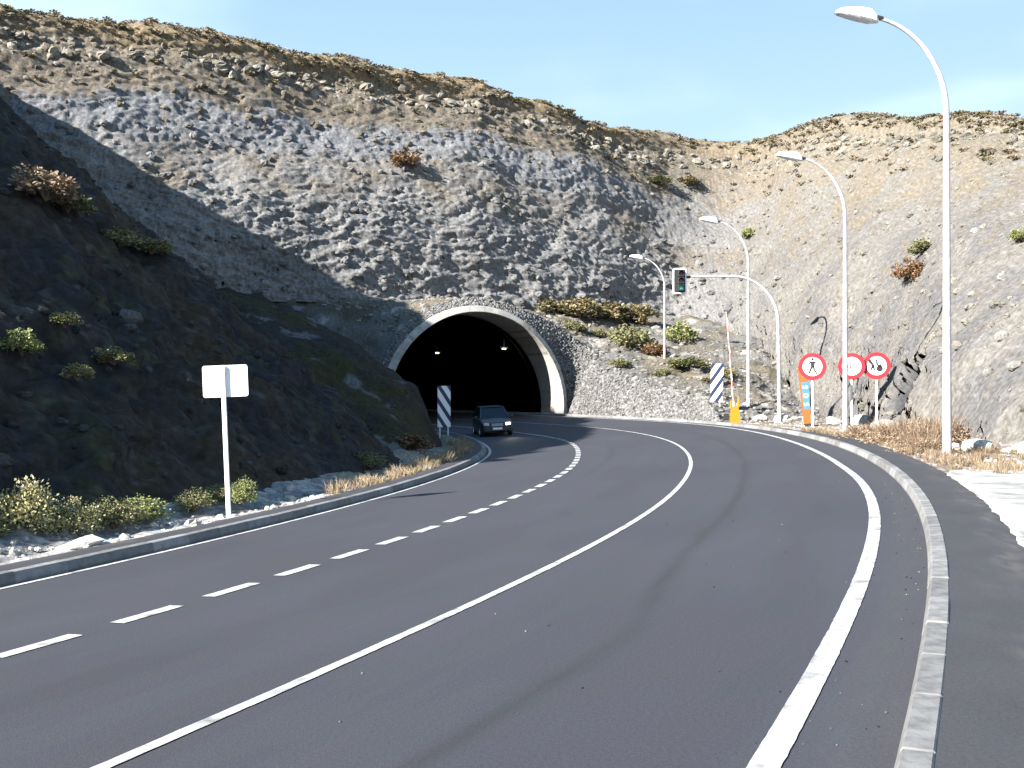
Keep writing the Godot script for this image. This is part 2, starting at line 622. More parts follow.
func build_kerbs() -> void:
	var tones := []
	for k in 6:
		var m: StandardMaterial3D = M.concrete.duplicate()
		var g: float = [0.165, 0.19, 0.21, 0.26, 0.175, 0.23][k]
		m.albedo_color = lin(g, g * 1.005, g * 1.03)
		m.uv1_scale = Vector3.ONE * 1.3
		tones.append(m)
	var shapes := []
	for k in 5:
		shapes.append(kerb_mesh(0.893, k))
	var low: StandardMaterial3D = M.concrete
	# a bedding strip under the stones, seen in the joints
	for side in [0, 1]:
		var kerb := base("kerb", Vector3.ZERO)
		structure(kerb)
		var nu := 200
		var pos := PackedVector3Array(); pos.resize(nu * 2)
		var col := PackedColorArray(); col.resize(nu * 2)
		for i in nu:
			var s := -26.0 + 116.0 * i / (nu - 1)
			for j in 2:
				var d: float = -0.02 - 0.13 * j if side == 0 else kerb_left(s) + 0.02 + 0.13 * j
				var p := at_road(s, d)
				p.y = (0.0 if side == 0 else -BANK * kerb_left(s)) + 0.10
				pos[i * 2 + j] = p
				col[i * 2 + j] = Color(0.22, 0.215, 0.20)
		obj("bedding", grid(nu, 2, pos, col, Vector3.UP), low, kerb)
		var s := -8.0
		while s < 82.0:
			var d: float = 0.0 if side == 0 else kerb_left(s)
			var o := obj("kerb_stone", shapes[rng.randi() % 5], tones[rng.randi() % 6], kerb)
			var p := at_road(s, d)
			p.y += rng.randf_range(-0.004, 0.004)
			var th := head_at(s)
			if side == 0:
				o.transform = Transform3D(Basis(Vector3.UP, -th), p)
			else:
				var tilt := atan((kerb_left(s + 0.5) - kerb_left(s - 0.5)))
				o.transform = Transform3D(Basis(Vector3.UP, PI - th + tilt), p)
			s += 0.9 if side == 0 else 0.9 * 1.0 / (1.0 - 0.0)
	# pavements behind the kerbs
	pavement(0, -26.0, 38.5)
	pavement(1, -26.0, 70.0)

func pavement(side: int, s0: float, s1: float) -> void:
	var nu := int((s1 - s0) / 0.2)
	var nv := 12
	var pos := PackedVector3Array(); pos.resize(nu * nv)
	var col := PackedColorArray(); col.resize(nu * nv)
	var q := noise(0.7, 41 + side, 4)
	var q2 := noise(3.0, 43 + side, 3)
	for i in nu:
		var s := s0 + (s1 - s0) * i / (nu - 1)
		for j in nv:
			var t := j / (nv - 1.0)
			var w := (0.80 if side == 0 else 0.46) * (1.0 - 0.75 * (smooth(30.0, 38.5, s) if side == 0 else 0.0))
			var ragged := (0.05 * q.get_noise_2d(s * 2.0, 3.0) + 0.03 * q2.get_noise_2d(s, 9.0)) * smooth(0.6, 1.0, t)
			var d := 0.165 + t * w + ragged
			var p := at_road(s, -d if side == 0 else kerb_left(s) + d)
			p.y = 0.128 if side == 0 else -BANK * kerb_left(s) + 0.128
			p.y += 0.006 * q.get_noise_2d(s, d) - 0.03 * smooth(0.92, 1.0, t)
			pos[i * nv + j] = p
			var g := 0.050 * (1.0 + 0.15 * q.get_noise_2d(p.x, p.z))
			var c := Color(g, g * 1.01, g * 1.16)
			var dust := smooth(0.45, 1.0, t + 0.5 * q.get_noise_2d(s * 0.7, d * 2.0)) * clampf(0.4 + q2.get_noise_2d(s, d * 2.0), 0.0, 1.0)
			col[i * nv + j] = c.lerp(Color(0.16, 0.15, 0.14), dust * 0.5)
	structure(obj("pavement", grid(nu, nv, pos, col, Vector3.UP), M.tar))

# ------------------------------------------------------------------ rock faces: a sheet drawn between a toe line and a crest line
func spline(pts: Array, u: float) -> Vector3:
	var n := pts.size() - 1
	var k := clampf(u, 0.0, 1.0) * n
	var i := mini(int(k), n - 1)
	var t := k - i
	return (pts[i] as Vector3).cubic_interpolate(pts[i + 1], pts[maxi(i - 1, 0)], pts[mini(i + 2, n)], t)

func profile(pr: Array, v: float) -> Vector2:      # (how far back, how high) of a section at 0..1
	var n := pr.size() - 1
	var k := clampf(v, 0.0, 1.0) * n
	var i := mini(int(k), n - 1)
	var t := k - i
	return (pr[i] as Vector2).cubic_interpolate(pr[i + 1], pr[maxi(i - 1, 0)], pr[mini(i + 2, n)], t)

func sheet(toe: Array, crest: Array, nu: int, nv: int, prof: Callable) -> PackedVector3Array:
	# even steps along the crest
	var acc := [0.0]
	var last := spline(toe, 0.0).lerp(spline(crest, 0.0), 0.5)
	for k in range(1, 401):
		var q := spline(toe, k / 400.0).lerp(spline(crest, k / 400.0), 0.5)
		acc.append(acc[-1] + q.distance_to(last))
		last = q
	var pos := PackedVector3Array(); pos.resize(nu * nv)
	var at := 0
	for i in nu:
		var want: float = acc[-1] * i / (nu - 1)
		while at < 399 and acc[at + 1] < want:
			at += 1
		var u: float = (at + (want - acc[at]) / maxf(acc[at + 1] - acc[at], 1e-6)) / 400.0
		var a := spline(toe, u)
		var b := spline(crest, u)
		for j in nv:
			var g: Vector2 = prof.call(u, j / (nv - 1.0))
			pos[i * nv + j] = Vector3(lerpf(a.x, b.x, g.x), lerpf(a.y, b.y, g.y), lerpf(a.z, b.z, g.x))
	return pos

func sheet_normals(pos: PackedVector3Array, nu: int, nv: int) -> PackedVector3Array:
	var nor := PackedVector3Array(); nor.resize(nu * nv)
	for i in nu:
		for j in nv:
			var n := (pos[mini(i + 3, nu - 1) * nv + j] - pos[maxi(i - 3, 0) * nv + j]).cross(pos[i * nv + mini(j + 3, nv - 1)] - pos[i * nv + maxi(j - 3, 0)]).normalized()
			nor[i * nv + j] = n if n.y > 0.0 else -n
	return nor

func build_rock_cutting() -> void:
	var toe := []
	var crest := []
	for q in [[-62, 29.6, 4], [-42, 29.4, 4], [-27, 29.1, 6], [-15, 28.8, 9.2], [-5, 28.5, 9.7], [5, 28.4, 9.7], [15, 27.5, 7.5]]:
		var a := L(q[0], 9.0, q[2])
		var b := L(q[0], 21.0, q[1])
		toe.append(a); crest.append(b)
	for q in [[13.6, 82.5, 5.0, 8.9, 94.1, 26.7], [16.2, 79.5, 3.0, 16.0, 100.0, 27.0], [16.9, 74.0, 2.0, 23.0, 100.0, 26.0], [17.0, 66.0, 1.0, 27.0, 93.0, 25.9], [17.0, 57.0, 0.0, 30.5, 87.0, 25.2], [16.4, 48.0, -0.2, 34.0, 80.0, 23.4], [14.6, 36.0, -0.3, 37.0, 72.0, 20.8], [13.4, 26.0, -0.3, 38.0, 60.0, 16.5], [12.4, 16.0, -0.3, 36.0, 42.0, 12.0], [11.5, 4.0, -0.3, 32.0, 20.0, 8.0], [9.0, -12.0, -0.3, 26.0, -5.0, 4.0]]:
		toe.append(P(q[0], q[2], q[1])); crest.append(P(q[3], q[5], q[4]))
	var steep := [Vector2(0, -0.1), Vector2(0.05, 0.08), Vector2(0.13, 0.24), Vector2(0.26, 0.40), Vector2(0.42, 0.55), Vector2(0.58, 0.69), Vector2(0.78, 0.86), Vector2(1.0, 1.0), Vector2(2.4, 1.03)]
	var even := [Vector2(0, -0.08), Vector2(0.07, 0.12), Vector2(0.18, 0.27), Vector2(0.33, 0.42), Vector2(0.48, 0.56), Vector2(0.64, 0.72), Vector2(0.82, 0.88), Vector2(1.0, 1.0), Vector2(2.0, 1.03)]
	var nu := 1250
	var nv := 280
	var prof := func(u: float, v: float) -> Vector2:
		var w := smooth(0.34, 0.52, u)
		return profile(steep, v).lerp(profile(even, v), w)
	var pos := sheet(toe, crest, nu, nv, prof)
	var nor := sheet_normals(pos, nu, nv)
	var big := noise(0.07, 101, 3)
	var mid := noise(0.35, 102, 4)
	var fine := noise(1.5, 103, 2)
	var lump := cells(0.75, 104)
	var lump2 := cells(1.9, 105)
	var flute := noise(0.8, 113, 3)
	var step := cells(0.85, 111, FastNoiseLite.RETURN_CELL_VALUE)
	var step2 := cells(2.1, 112, FastNoiseLite.RETURN_CELL_VALUE)
	var warp := noise(0.10, 106, 3)
	var strat := noise(1.0, 107, 2)
	var tint := noise(0.22, 108, 4)
	var tint2 := noise(1.1, 109, 3)
	var col := PackedColorArray(); col.resize(nu * nv)
	for i in nu:
		var u := i / (nu - 1.0)
		var right := smooth(0.40, 0.56, u)
		for j in nv:
			var k := i * nv + j
			var p := pos[k]
			var v := j / (nv - 1.0)
			var h: float = clampf(v * 8.0 / 7.0, 0.0, 1.3)        # 0 at the toe, 1 at the crest
			var top := smooth(1.0, 1.08, h)
			# beds dip gently along the face
			var w := warp.get_noise_3dv(p)
			var bed := p.y * 0.9 + w * 2.2 + p.x * 0.03
			var hh := h + 0.035 * w * 2.0 + 0.03 * tint.get_noise_3dv(p)
			# harder beds stand out as ledges, softer ones weather back
			var ledge := strat.get_noise_2d(bed * 0.9, p.x * 0.02) * 0.55 + strat.get_noise_2d(bed * 2.3 + 40.0, p.x * 0.04) * 0.22
			var q := Vector3(p.x, p.y * 1.3, p.z)
			var blocky := clampf(lump.get_noise_3dv(q) + 1.0, 0.0, 1.0)
			var small := clampf(lump2.get_noise_3dv(q) + 1.0, 0.0, 1.0)
			var m := mid.get_noise_3dv(Vector3(p.x, p.y * 0.6, p.z))
			var t0 := fine.get_noise_3dv(p)
			var rocky := lerpf(smooth(0.52, 0.30, hh) * 0.75 + 0.65, 0.45, right)
			rocky = maxf(rocky, smooth(0.03, 0.0, absf(hh - 0.84)) * 1.2)
			var d := big.get_noise_3dv(p) * 0.9 + m * lerpf(0.16, 0.13, right) + t0 * lerpf(0.10, 0.07, right)
			d += ledge * lerpf(0.34, 0.08, right) + rocky * (blocky * 0.10 + small * 0.09) * lerpf(1.0, 0.14, right)
			# one broad gully and slanting ribs in the cliff right of the tunnel
			d += 0.16 * flute.get_noise_3dv(Vector3(p.x * 2.0, p.y * 0.45, p.z * 2.0)) * smooth(0.46, 0.54, hh) * smooth(0.74, 0.66, hh) * (1.0 - right)
			var jag := q + Vector3(t0 * 0.5, m * 0.4, t0 * -0.5)
			d += rocky * (step.get_noise_3dv(jag) * 0.075 + step2.get_noise_3dv(jag) * 0.055) * lerpf(1.0, 0.5, right)
			# a shallow hollow at the foot of the right face, its shade painted in below
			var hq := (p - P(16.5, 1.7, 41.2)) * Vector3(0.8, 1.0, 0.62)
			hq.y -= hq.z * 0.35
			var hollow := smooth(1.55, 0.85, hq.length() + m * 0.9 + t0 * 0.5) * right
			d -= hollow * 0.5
			d *= 1.0 - 0.55 * top
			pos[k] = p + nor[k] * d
			# colour of the beds, toe to crest
			var t := tint.get_noise_3dv(p)
			var t2 := tint2.get_noise_3dv(p)
			var c := Color(0.30, 0.298, 0.305)
			var brown := Color(0.225, 0.192, 0.155)
			var slate := Color(0.245, 0.253, 0.275)
			var ochre := Color(0.33, 0.255, 0.165)
			c = c.lerp(Color(0.200, 0.197, 0.200), smooth(0.0, 0.5, -t2 + 0.5 * t) * 0.6)
			c = c.lerp(brown, smooth(0.33, 0.42, hh) * (0.45 + 0.5 * clampf(t * 2.0, -0.8, 0.8)))
			c = c.lerp(slate, smooth(0.50, 0.56, hh + 0.06 * t2) * 0.95)
			c = c.lerp(brown, smooth(0.67, 0.73, hh + 0.05 * t2) * 0.95)
			c = c.lerp(ochre, smooth(0.86, 0.94, hh + 0.06 * t2) * (0.8 + 0.3 * t2))
			if right > 0.0:
				var g := Color(0.30, 0.285, 0.27).lerp(Color(0.225, 0.222, 0.23), smooth(-0.25, 0.35, t + 0.3 * m))
				g = g.lerp(Color(0.34, 0.288, 0.215), smooth(0.46, 0.80, hh + 0.45 * t + 0.3 * t2 + 0.1 * (u - 0.6)) * 0.75)
				g = g.lerp(Color(0.20, 0.175, 0.15), smooth(0.15, 0.5, t2) * 0.5)
				g = g.lerp(Color(0.42, 0.41, 0.40), smooth(0.35, 0.6, -t2) * 0.5)
				c = c.lerp(g * 0.86, right)
				c = c.lerp(Color(0.075, 0.08, 0.092), hollow * 0.85)  # dark rock tone that also carries the shade of the hollow
			# bleached rock: a broken row of pale blocks under the crest
			var pale := smooth(0.045, 0.0, absf(hh - 0.835 - 0.02 * t)) * smooth(0.05, 0.4, t2 + 0.3 * blocky - 0.1)
			c = c.lerp(Color(0.52, 0.49, 0.43), pale * 0.9)
			c = c.lerp(Color(0.22, 0.20, 0.13), top * 0.6 * clampf(0.6 + t2, 0.0, 1.0))
			var fleck := smooth(0.30, 0.62, fine.get_noise_3dv(p * 1.7)) * 0.35
			c = c.lerp(c * 1.5, fleck) * 0.74
			col[k] = c
	survey.cliff = pos
	survey.cliff_normals = nor
	survey.cliff_rows = nv
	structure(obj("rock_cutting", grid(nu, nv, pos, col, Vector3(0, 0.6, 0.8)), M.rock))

func build_left_hill() -> void:
	var toe := []
	var crest := []
	for q in [[-22, 4.5, -24, -24, 4.0], [-10, 4.0, -25, -9, 7.5], [0, 3.4, -26.5, 0, 10.3], [10, 2.9, -28, 9, 15.8], [20, 2.6, -31, 19, 22.4], [28, 2.4, -34, 30, 25.2]]:
		var s: float = q[0]
		var d: float = kerb_left(s) + q[1]
		var a := at_road(s, d)
		a.y -= 0.15
		toe.append(a)
		crest.append(P(q[2], q[4], q[3]))
	for q in [[-6.2, 41.5, -36, 39.5, 26.2], [-7.6, 49, -37, 48.5, 26.8], [-9.9, 56, -37, 56.5, 24.3], [-15.5, 64, -39, 65, 24.8], [-21.0, 70, -43, 73, 25.0]]:
		toe.append(P(q[0], -0.7, q[1])); crest.append(P(q[2], q[4], q[3]))
	var pr := [Vector2(0, 0), Vector2(0.13, 0.14), Vector2(0.27, 0.29), Vector2(0.42, 0.425), Vector2(0.57, 0.565), Vector2(0.72, 0.71), Vector2(0.87, 0.865), Vector2(1.0, 1.0), Vector2(1.7, 0.97)]
	var nu := 760
	var nv := 230
	var prof := func(_u: float, v: float) -> Vector2: return profile(pr, v)
	var pos := sheet(toe, crest, nu, nv, prof)
	var nor := sheet_normals(pos, nu, nv)
	var big := noise(0.10, 201, 3)
	var mid := noise(0.45, 202, 4)
	var fine := noise(2.2, 203, 3)
	var step := cells(0.7, 211, FastNoiseLite.RETURN_CELL_VALUE)
	var step2 := cells(1.9, 212, FastNoiseLite.RETURN_CELL_VALUE)
	var lump := cells(0.9, 204)
	var tint := noise(0.25, 205, 4)
	var tint2 := noise(1.3, 206, 3)
	var col := PackedColorArray(); col.resize(nu * nv)
	for i in nu:
		for j in nv:
			var k := i * nv + j
			var p := pos[k]
			var v := j / (nv - 1.0)
			var foot := smooth(0.0, 0.10, v)
			var d := big.get_noise_3dv(p) * 0.5 * smooth(0.0, 0.3, v) + mid.get_noise_3dv(p) * 0.42 * foot + fine.get_noise_3dv(p) * 0.12
			d += clampf(lump.get_noise_3dv(p) + 1.0, 0.0, 1.0) * 0.22 * foot
			var jag := p + Vector3(fine.get_noise_3dv(p) * 0.5, mid.get_noise_3dv(p) * 0.5, 0.0)
			d += (step.get_noise_3dv(jag) * 0.16 + step2.get_noise_3dv(jag) * 0.09) * foot
			pos[k] = p + nor[k] * d
			var t := tint.get_noise_3dv(p)
			var t2 := tint2.get_noise_3dv(p)
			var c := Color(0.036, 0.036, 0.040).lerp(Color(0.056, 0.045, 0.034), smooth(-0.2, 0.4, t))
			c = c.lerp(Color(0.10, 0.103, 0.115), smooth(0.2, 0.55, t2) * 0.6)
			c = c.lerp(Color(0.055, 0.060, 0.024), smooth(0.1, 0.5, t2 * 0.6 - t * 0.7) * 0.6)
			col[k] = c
	survey.hill = pos
	survey.hill_normals = nor
	survey.hill_rows = nv
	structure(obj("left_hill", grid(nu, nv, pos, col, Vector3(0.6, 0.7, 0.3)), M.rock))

# ------------------------------------------------------------------ tunnel
func arch(r: float, phi: float, b: float) -> Vector3:
	return L(r * cos(phi), b, 0.58 + r * sin(phi))

func build_portal() -> void:
	var portal := base("tunnel_portal", Vector3.ZERO)
	tag(portal, "concrete arched tunnel mouth with rubble stone wing wall in the cliff", "tunnel")
	# cast ring round the mouth, its edges rounded
	var sec := [[6.06, 2.6], [6.06, -0.52], [6.10, -0.58], [6.44, -0.36], [6.50, -0.28], [6.50, 2.6]]
	var nu := 110
	var nv := sec.size()
	var q := noise(0.6, 301, 4)
	var q2 := noise(2.5, 302, 3)
	var sm := Soup.new()
	var rows := []
	for i in nu:
		var phi := deg_to_rad(-16.0 + 212.0 * i / (nu - 1))
		var row := []
		for k in nv:
			row.append(arch(sec[k][0], phi, sec[k][1]))
		rows.append(row)
	for i in nu - 1:
		for k in nv - 1:
			var mid: Vector3 = (rows[i][k] + rows[i + 1][k + 1]) * 0.5
			var c0: Vector3 = arch(6.28, deg_to_rad(-16.0 + 212.0 * (i + 0.5) / (nu - 1)), 0.5)
			var st := q.get_noise_3dv(mid * Vector3(1, 0.35, 1))
			var g := 0.46 + 0.10 * st
			g *= 0.85
			sm.tint = Color(g, g * 0.975, g * 0.92).lerp(Color(0.20, 0.17, 0.13), smooth(0.05, 0.45, q2.get_noise_3dv(mid * Vector3(0.8, 0.22, 0.8))) * 0.6)
			sm.quad(rows[i][k], rows[i][k + 1], rows[i + 1][k + 1], rows[i + 1][k], mid - c0)
	obj("portal_ring", sm.mesh(), M.concrete, portal)
	# lining, following the road inside
	nu = 120
	nv = 60
	var pos := PackedVector3Array(); pos.resize(nu * nv)
	var col := PackedColorArray(); col.resize(nu * nv)
	for i in nu:
		var s := 66.4 + 31.2 * i / (nu - 1)
		var c := at_road(s, 5.35)
		var th := head_at(s)
		var r := Vector3(cos(th), 0, sin(th))
		if i < 3:
			r = Vector3(PR.x, 0, -PR.y)
		for j in nv:
			var phi := deg_to_rad(-16.0 + 212.0 * j / (nv - 1))
			var p := c + r * cos(phi) * 6.05
			p.y = 0.58 + 6.05 * sin(phi)
			if i < 3:
				p = arch(6.07, phi, 2.4 + i * 0.35)
			pos[i * nv + j] = p
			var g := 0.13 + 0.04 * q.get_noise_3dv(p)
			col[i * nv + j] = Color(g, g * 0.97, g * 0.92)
	var lining := grid(nu, nv, pos, col, Vector3(0, 0, 1))
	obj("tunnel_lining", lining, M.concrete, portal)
	# added cap far round the bend, unseen, to keep daylight out
	var ew := Soup.new()
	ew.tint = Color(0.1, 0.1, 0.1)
	var ce := at_road(97.4, 5.5)
	ew.box(ce + Vector3(0, 2.5, 0), Vector3(15, 10, 0.4), 0.0, Basis(Vector3.UP, -head_at(97.4)))
	obj("added_end_cap", ew.mesh(), M.concrete, portal)
	# walkways inside
	for side in 2:
		var wk := Soup.new()
		wk.tint = Color(0.2, 0.195, 0.19)
		for i in 34:
			var sa := 65.0 + i
			var e: Array = [-0.17, -1.1, 0.0] if side == 0 else [kerb_left(sa) + 0.17, 12.6, -BANK * kerb_left(sa)]
			var a := at_road(sa, e[0]); var b := at_road(sa + 1.0, e[0]); var c := at_road(sa + 1.0, e[1]); var d := at_road(sa, e[1])
			a.y = e[2] + 0.13; b.y = a.y; c.y = a.y; d.y = a.y
			wk.quad(a, b, c, d, Vector3.UP)
		obj("walkway", wk.mesh(), M.concrete, portal)
	# rubble facing: collar over the ring and wing wall down along the kerb
	var bot := []
	var top := []
	for a in [[195, 6.75, 0.3], [170, 6.75, 0.3], [142, 6.8, 0.4], [116, 6.95, 0.45], [90, 7.05, 0.5], [66, 7.2, 0.55]]:
		bot.append(arch(6.51, deg_to_rad(a[0]), -0.12)); top.append(arch(a[1], deg_to_rad(a[0]), a[2]))
	bot.append(arch(6.51, deg_to_rad(46), -0.12)); top.append(L(5.9, 0.9, 6.25))
	bot.append(arch(6.51, deg_to_rad(26), -0.14)); top.append(L(7.6, 0.8, 5.15))
	bot.append(arch(6.51, deg_to_rad(9), -0.2)); top.append(L(8.2, 0.2, 4.55))
	bot.append(L(6.48, -0.45, 0.0)); top.append(L(8.4, -1.0, 4.05))
	for w in [[62.0, -0.36, 0.05, 1.95, 3.6], [59.5, -0.36, 0.05, 1.75, 3.0], [56, -0.36, 0.05, 1.35, 2.15], [52.5, -0.36, 0.05, 1.05, 1.65], [50, -0.36, 0.05, 0.9, 1.3], [48.2, -0.36, 0.05, 0.75, 1.0], [47.0, -0.36, 0.05, 0.62, 0.55], [46.2, -0.36, 0.05, 0.5, 0.08]]:
		bot.append(at_road(w[0], w[1], w[2])); top.append(at_road(w[0], -w[3], w[4]))
	survey.wall_top = top
	nu = 190
	nv = 26
	var pr := func(_u: float, v: float) -> Vector2: return Vector2(v, v)
	var face := sheet(bot, top, nu, nv, pr)
	var nor := sheet_normals(face, nu, nv)
	col = PackedColorArray(); col.resize(nu * nv)
	for k in face.size():
		face[k] = face[k] + nor[k] * (0.05 * q2.get_noise_3dv(face[k] * 1.5))
		var g := 0.13 + 0.03 * q.get_noise_3dv(face[k])
		col[k] = Color(g, g * 0.99, g * 0.97)
	var wall := obj("rubble_facing", grid(nu, nv, face, col, Vector3(0.2, 0.5, 0.8)), M.stone, portal)
	var mm := scatter_mesh(rock_shapes(3, 0.55)[1], true)
	var tr := []
	var cs := []
	for k in 7000:
		var i := rng.randi_range(0, nu - 2)
		var j := rng.randi_range(0, nv - 2)
		var p: Vector3 = face[i * nv + j].lerp(face[(i + 1) * nv + j], rng.randf()).lerp(face[(i + 1) * nv + j + 1], rng.randf())
		var sz := rng.randf_range(0.07, 0.16)
		tr.append(Transform3D(rand_basis().scaled(Vector3(sz, sz, sz)), p))
		var g := rng.randf_range(0.12, 0.30)
		cs.append(Color(g, g * 0.99, g * rng.randf_range(0.96, 1.03)))
	fill_multi(mm, tr, cs)
	var st := multi("rubble", mm, M.stone, wall)
	st.set_meta("kind", "stuff")
	# lamps hung from the lining
	for d in [[P(-0.55, 4.50, 68.5), "lit tunnel lamp nearer the mouth, on the right side", ], [P(-5.72, 4.5, 76.5), "lit tunnel lamp deeper inside, on the left"]]:
		var lamp := base("tunnel_lamp", d[0], atan2(PR.y, PR.x))
		tag(lamp, d[1], "lamp", "lamps inside the tunnel")
		var b := Soup.new()
		b.box(Vector3(0, 0.09, 0), Vector3(0.5, 0.10, 0.32), 0.02)
		obj("housing", b.mesh(), M.galv, lamp)
		b = Soup.new()
		b.tube([Vector3(0, 0.13, 0), Vector3(0, 1.1, 0)], [0.025, 0.025], 8)
		obj("hanger", b.mesh(), M.galv, lamp)
		b = Soup.new()
		b.box(Vector3(0, 0.0, 0), Vector3(0.26, 0.07, 0.16), 0.02)
		var gl := mat(lin(0.9, 0.75, 0.5), 0.3)
		gl.emission_enabled = true
		gl.emission = Color(1.0, 0.82, 0.52)
		gl.emission_energy_multiplier = 2.2
		obj("lamp_glass", b.mesh(), gl, lamp)
		var om := OmniLight3D.new()
		om.name = "lamp_light"
		om.light_color = Color(1.0, 0.82, 0.55)
		om.light_energy = 0.03
		om.light_size = 0.1
		om.omni_range = 40.0
		om.omni_attenuation = 2.0
		om.shadow_enabled = true
		om.position = Vector3(0, -0.08, 0)
		lamp.add_child(om)

# earth banked over and beside the tunnel
func build_fill() -> void:
	var front: Array = []
	for t in survey.wall_top:
		front.append((t as Vector3) - Vector3(0, 0.12, 0))
	var lead := []
	for q in [[33, 2.6], [40, 1.7], [45, 1.2], [50, 1.0], [55, 0.95], [60, 1.1]]:
		var e := at_road(q[0], kerb_left(q[0]) + q[1])
		e.y = -BANK * kerb_left(q[0]) - 0.55
		lead.append(e)
	front = lead + front
	var back := [P(-13.0, 0.5, 38), P(-15.0, 3.4, 44), P(-18.0, 5.4, 50), P(-21, 6.8, 55), P(-24, 7.6, 60), P(-24, 8.2, 66),
		P(-21, 8.6, 68.5), P(-18.5, 8.6, 69.5), P(-15.9, 8.5, 70.5), L(-6, 11.8, 8.3), L(0, 11.8, 8.2), L(4, 11.8, 8.2), L(8, 11.8, 8.3), L(12, 11.8, 8.5), L(16, 11.8, 8.6), L(20, 11.8, 8.4), L(23, 10.5, 7.8),
		P(20.0, 7.6, 83), P(22.0, 6.6, 79), P(22.0, 4.6, 72), P(21.0, 1.6, 65), P(20.0, 0.2, 59), P(19.0, -0.1, 55), P(18.5, -0.2, 52)]
	var nu := 420
	var nv := 110
	var pr := func(u: float, v: float) -> Vector2:
		var bank := smooth(0.0, 0.12, v) * 0.22 + (1.0 - pow(1.0 - v, 2.6)) * 0.78
		return Vector2(v, lerpf(bank, smooth(-0.15, 1.15, v) * 0.4 + v * 0.6, smooth(0.22, 0.36, u)))
	var pos := sheet(front, back, nu, nv, pr)
	var nor := sheet_normals(pos, nu, nv)
	var a := noise(0.3, 401, 4)
	var b := noise(1.6, 402, 3)
	var c2 := noise(0.16, 403, 3)
	var col := PackedColorArray(); col.resize(nu * nv)
	for k in pos.size():
		var p := pos[k]
		var v := (k % nv) / (nv - 1.0)
		pos[k] = p + nor[k] * (a.get_noise_3dv(p) * 0.5 * smooth(0.0, 0.15, v) + b.get_noise_3dv(p) * 0.10)
		var t := c2.get_noise_3dv(p)
		var t2 := b.get_noise_3dv(p)
		var c := Color(0.19, 0.172, 0.15).lerp(Color(0.215, 0.21, 0.205), smooth(-0.15, 0.25, t + 0.5 * t2))
		c = c.lerp(Color(0.20, 0.165, 0.105), smooth(0.1, 0.4, -t + 0.5 * t2) * 0.5)
		c = c.lerp(Color(0.48, 0.46, 0.43), smooth(0.30, 0.42, a.get_noise_3dv(p * 1.3)) * 0.8)
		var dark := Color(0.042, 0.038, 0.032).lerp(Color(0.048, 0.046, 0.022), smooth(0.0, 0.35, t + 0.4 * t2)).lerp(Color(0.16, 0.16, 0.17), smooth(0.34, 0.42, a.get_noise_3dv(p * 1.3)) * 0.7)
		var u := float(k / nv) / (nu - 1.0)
		col[k] = dark.lerp(c * 0.82, smooth(0.34, 0.42, u + 0.05 * t))  # left end takes the hill's dark soil, its shade deepened in the colour
	survey.fill = pos
	survey.fill_normals = nor
	survey.fill_rows = nv
	structure(obj("portal_bank", grid(nu, nv, pos, col, Vector3(0, 0.9, 0.4)), M.soil))

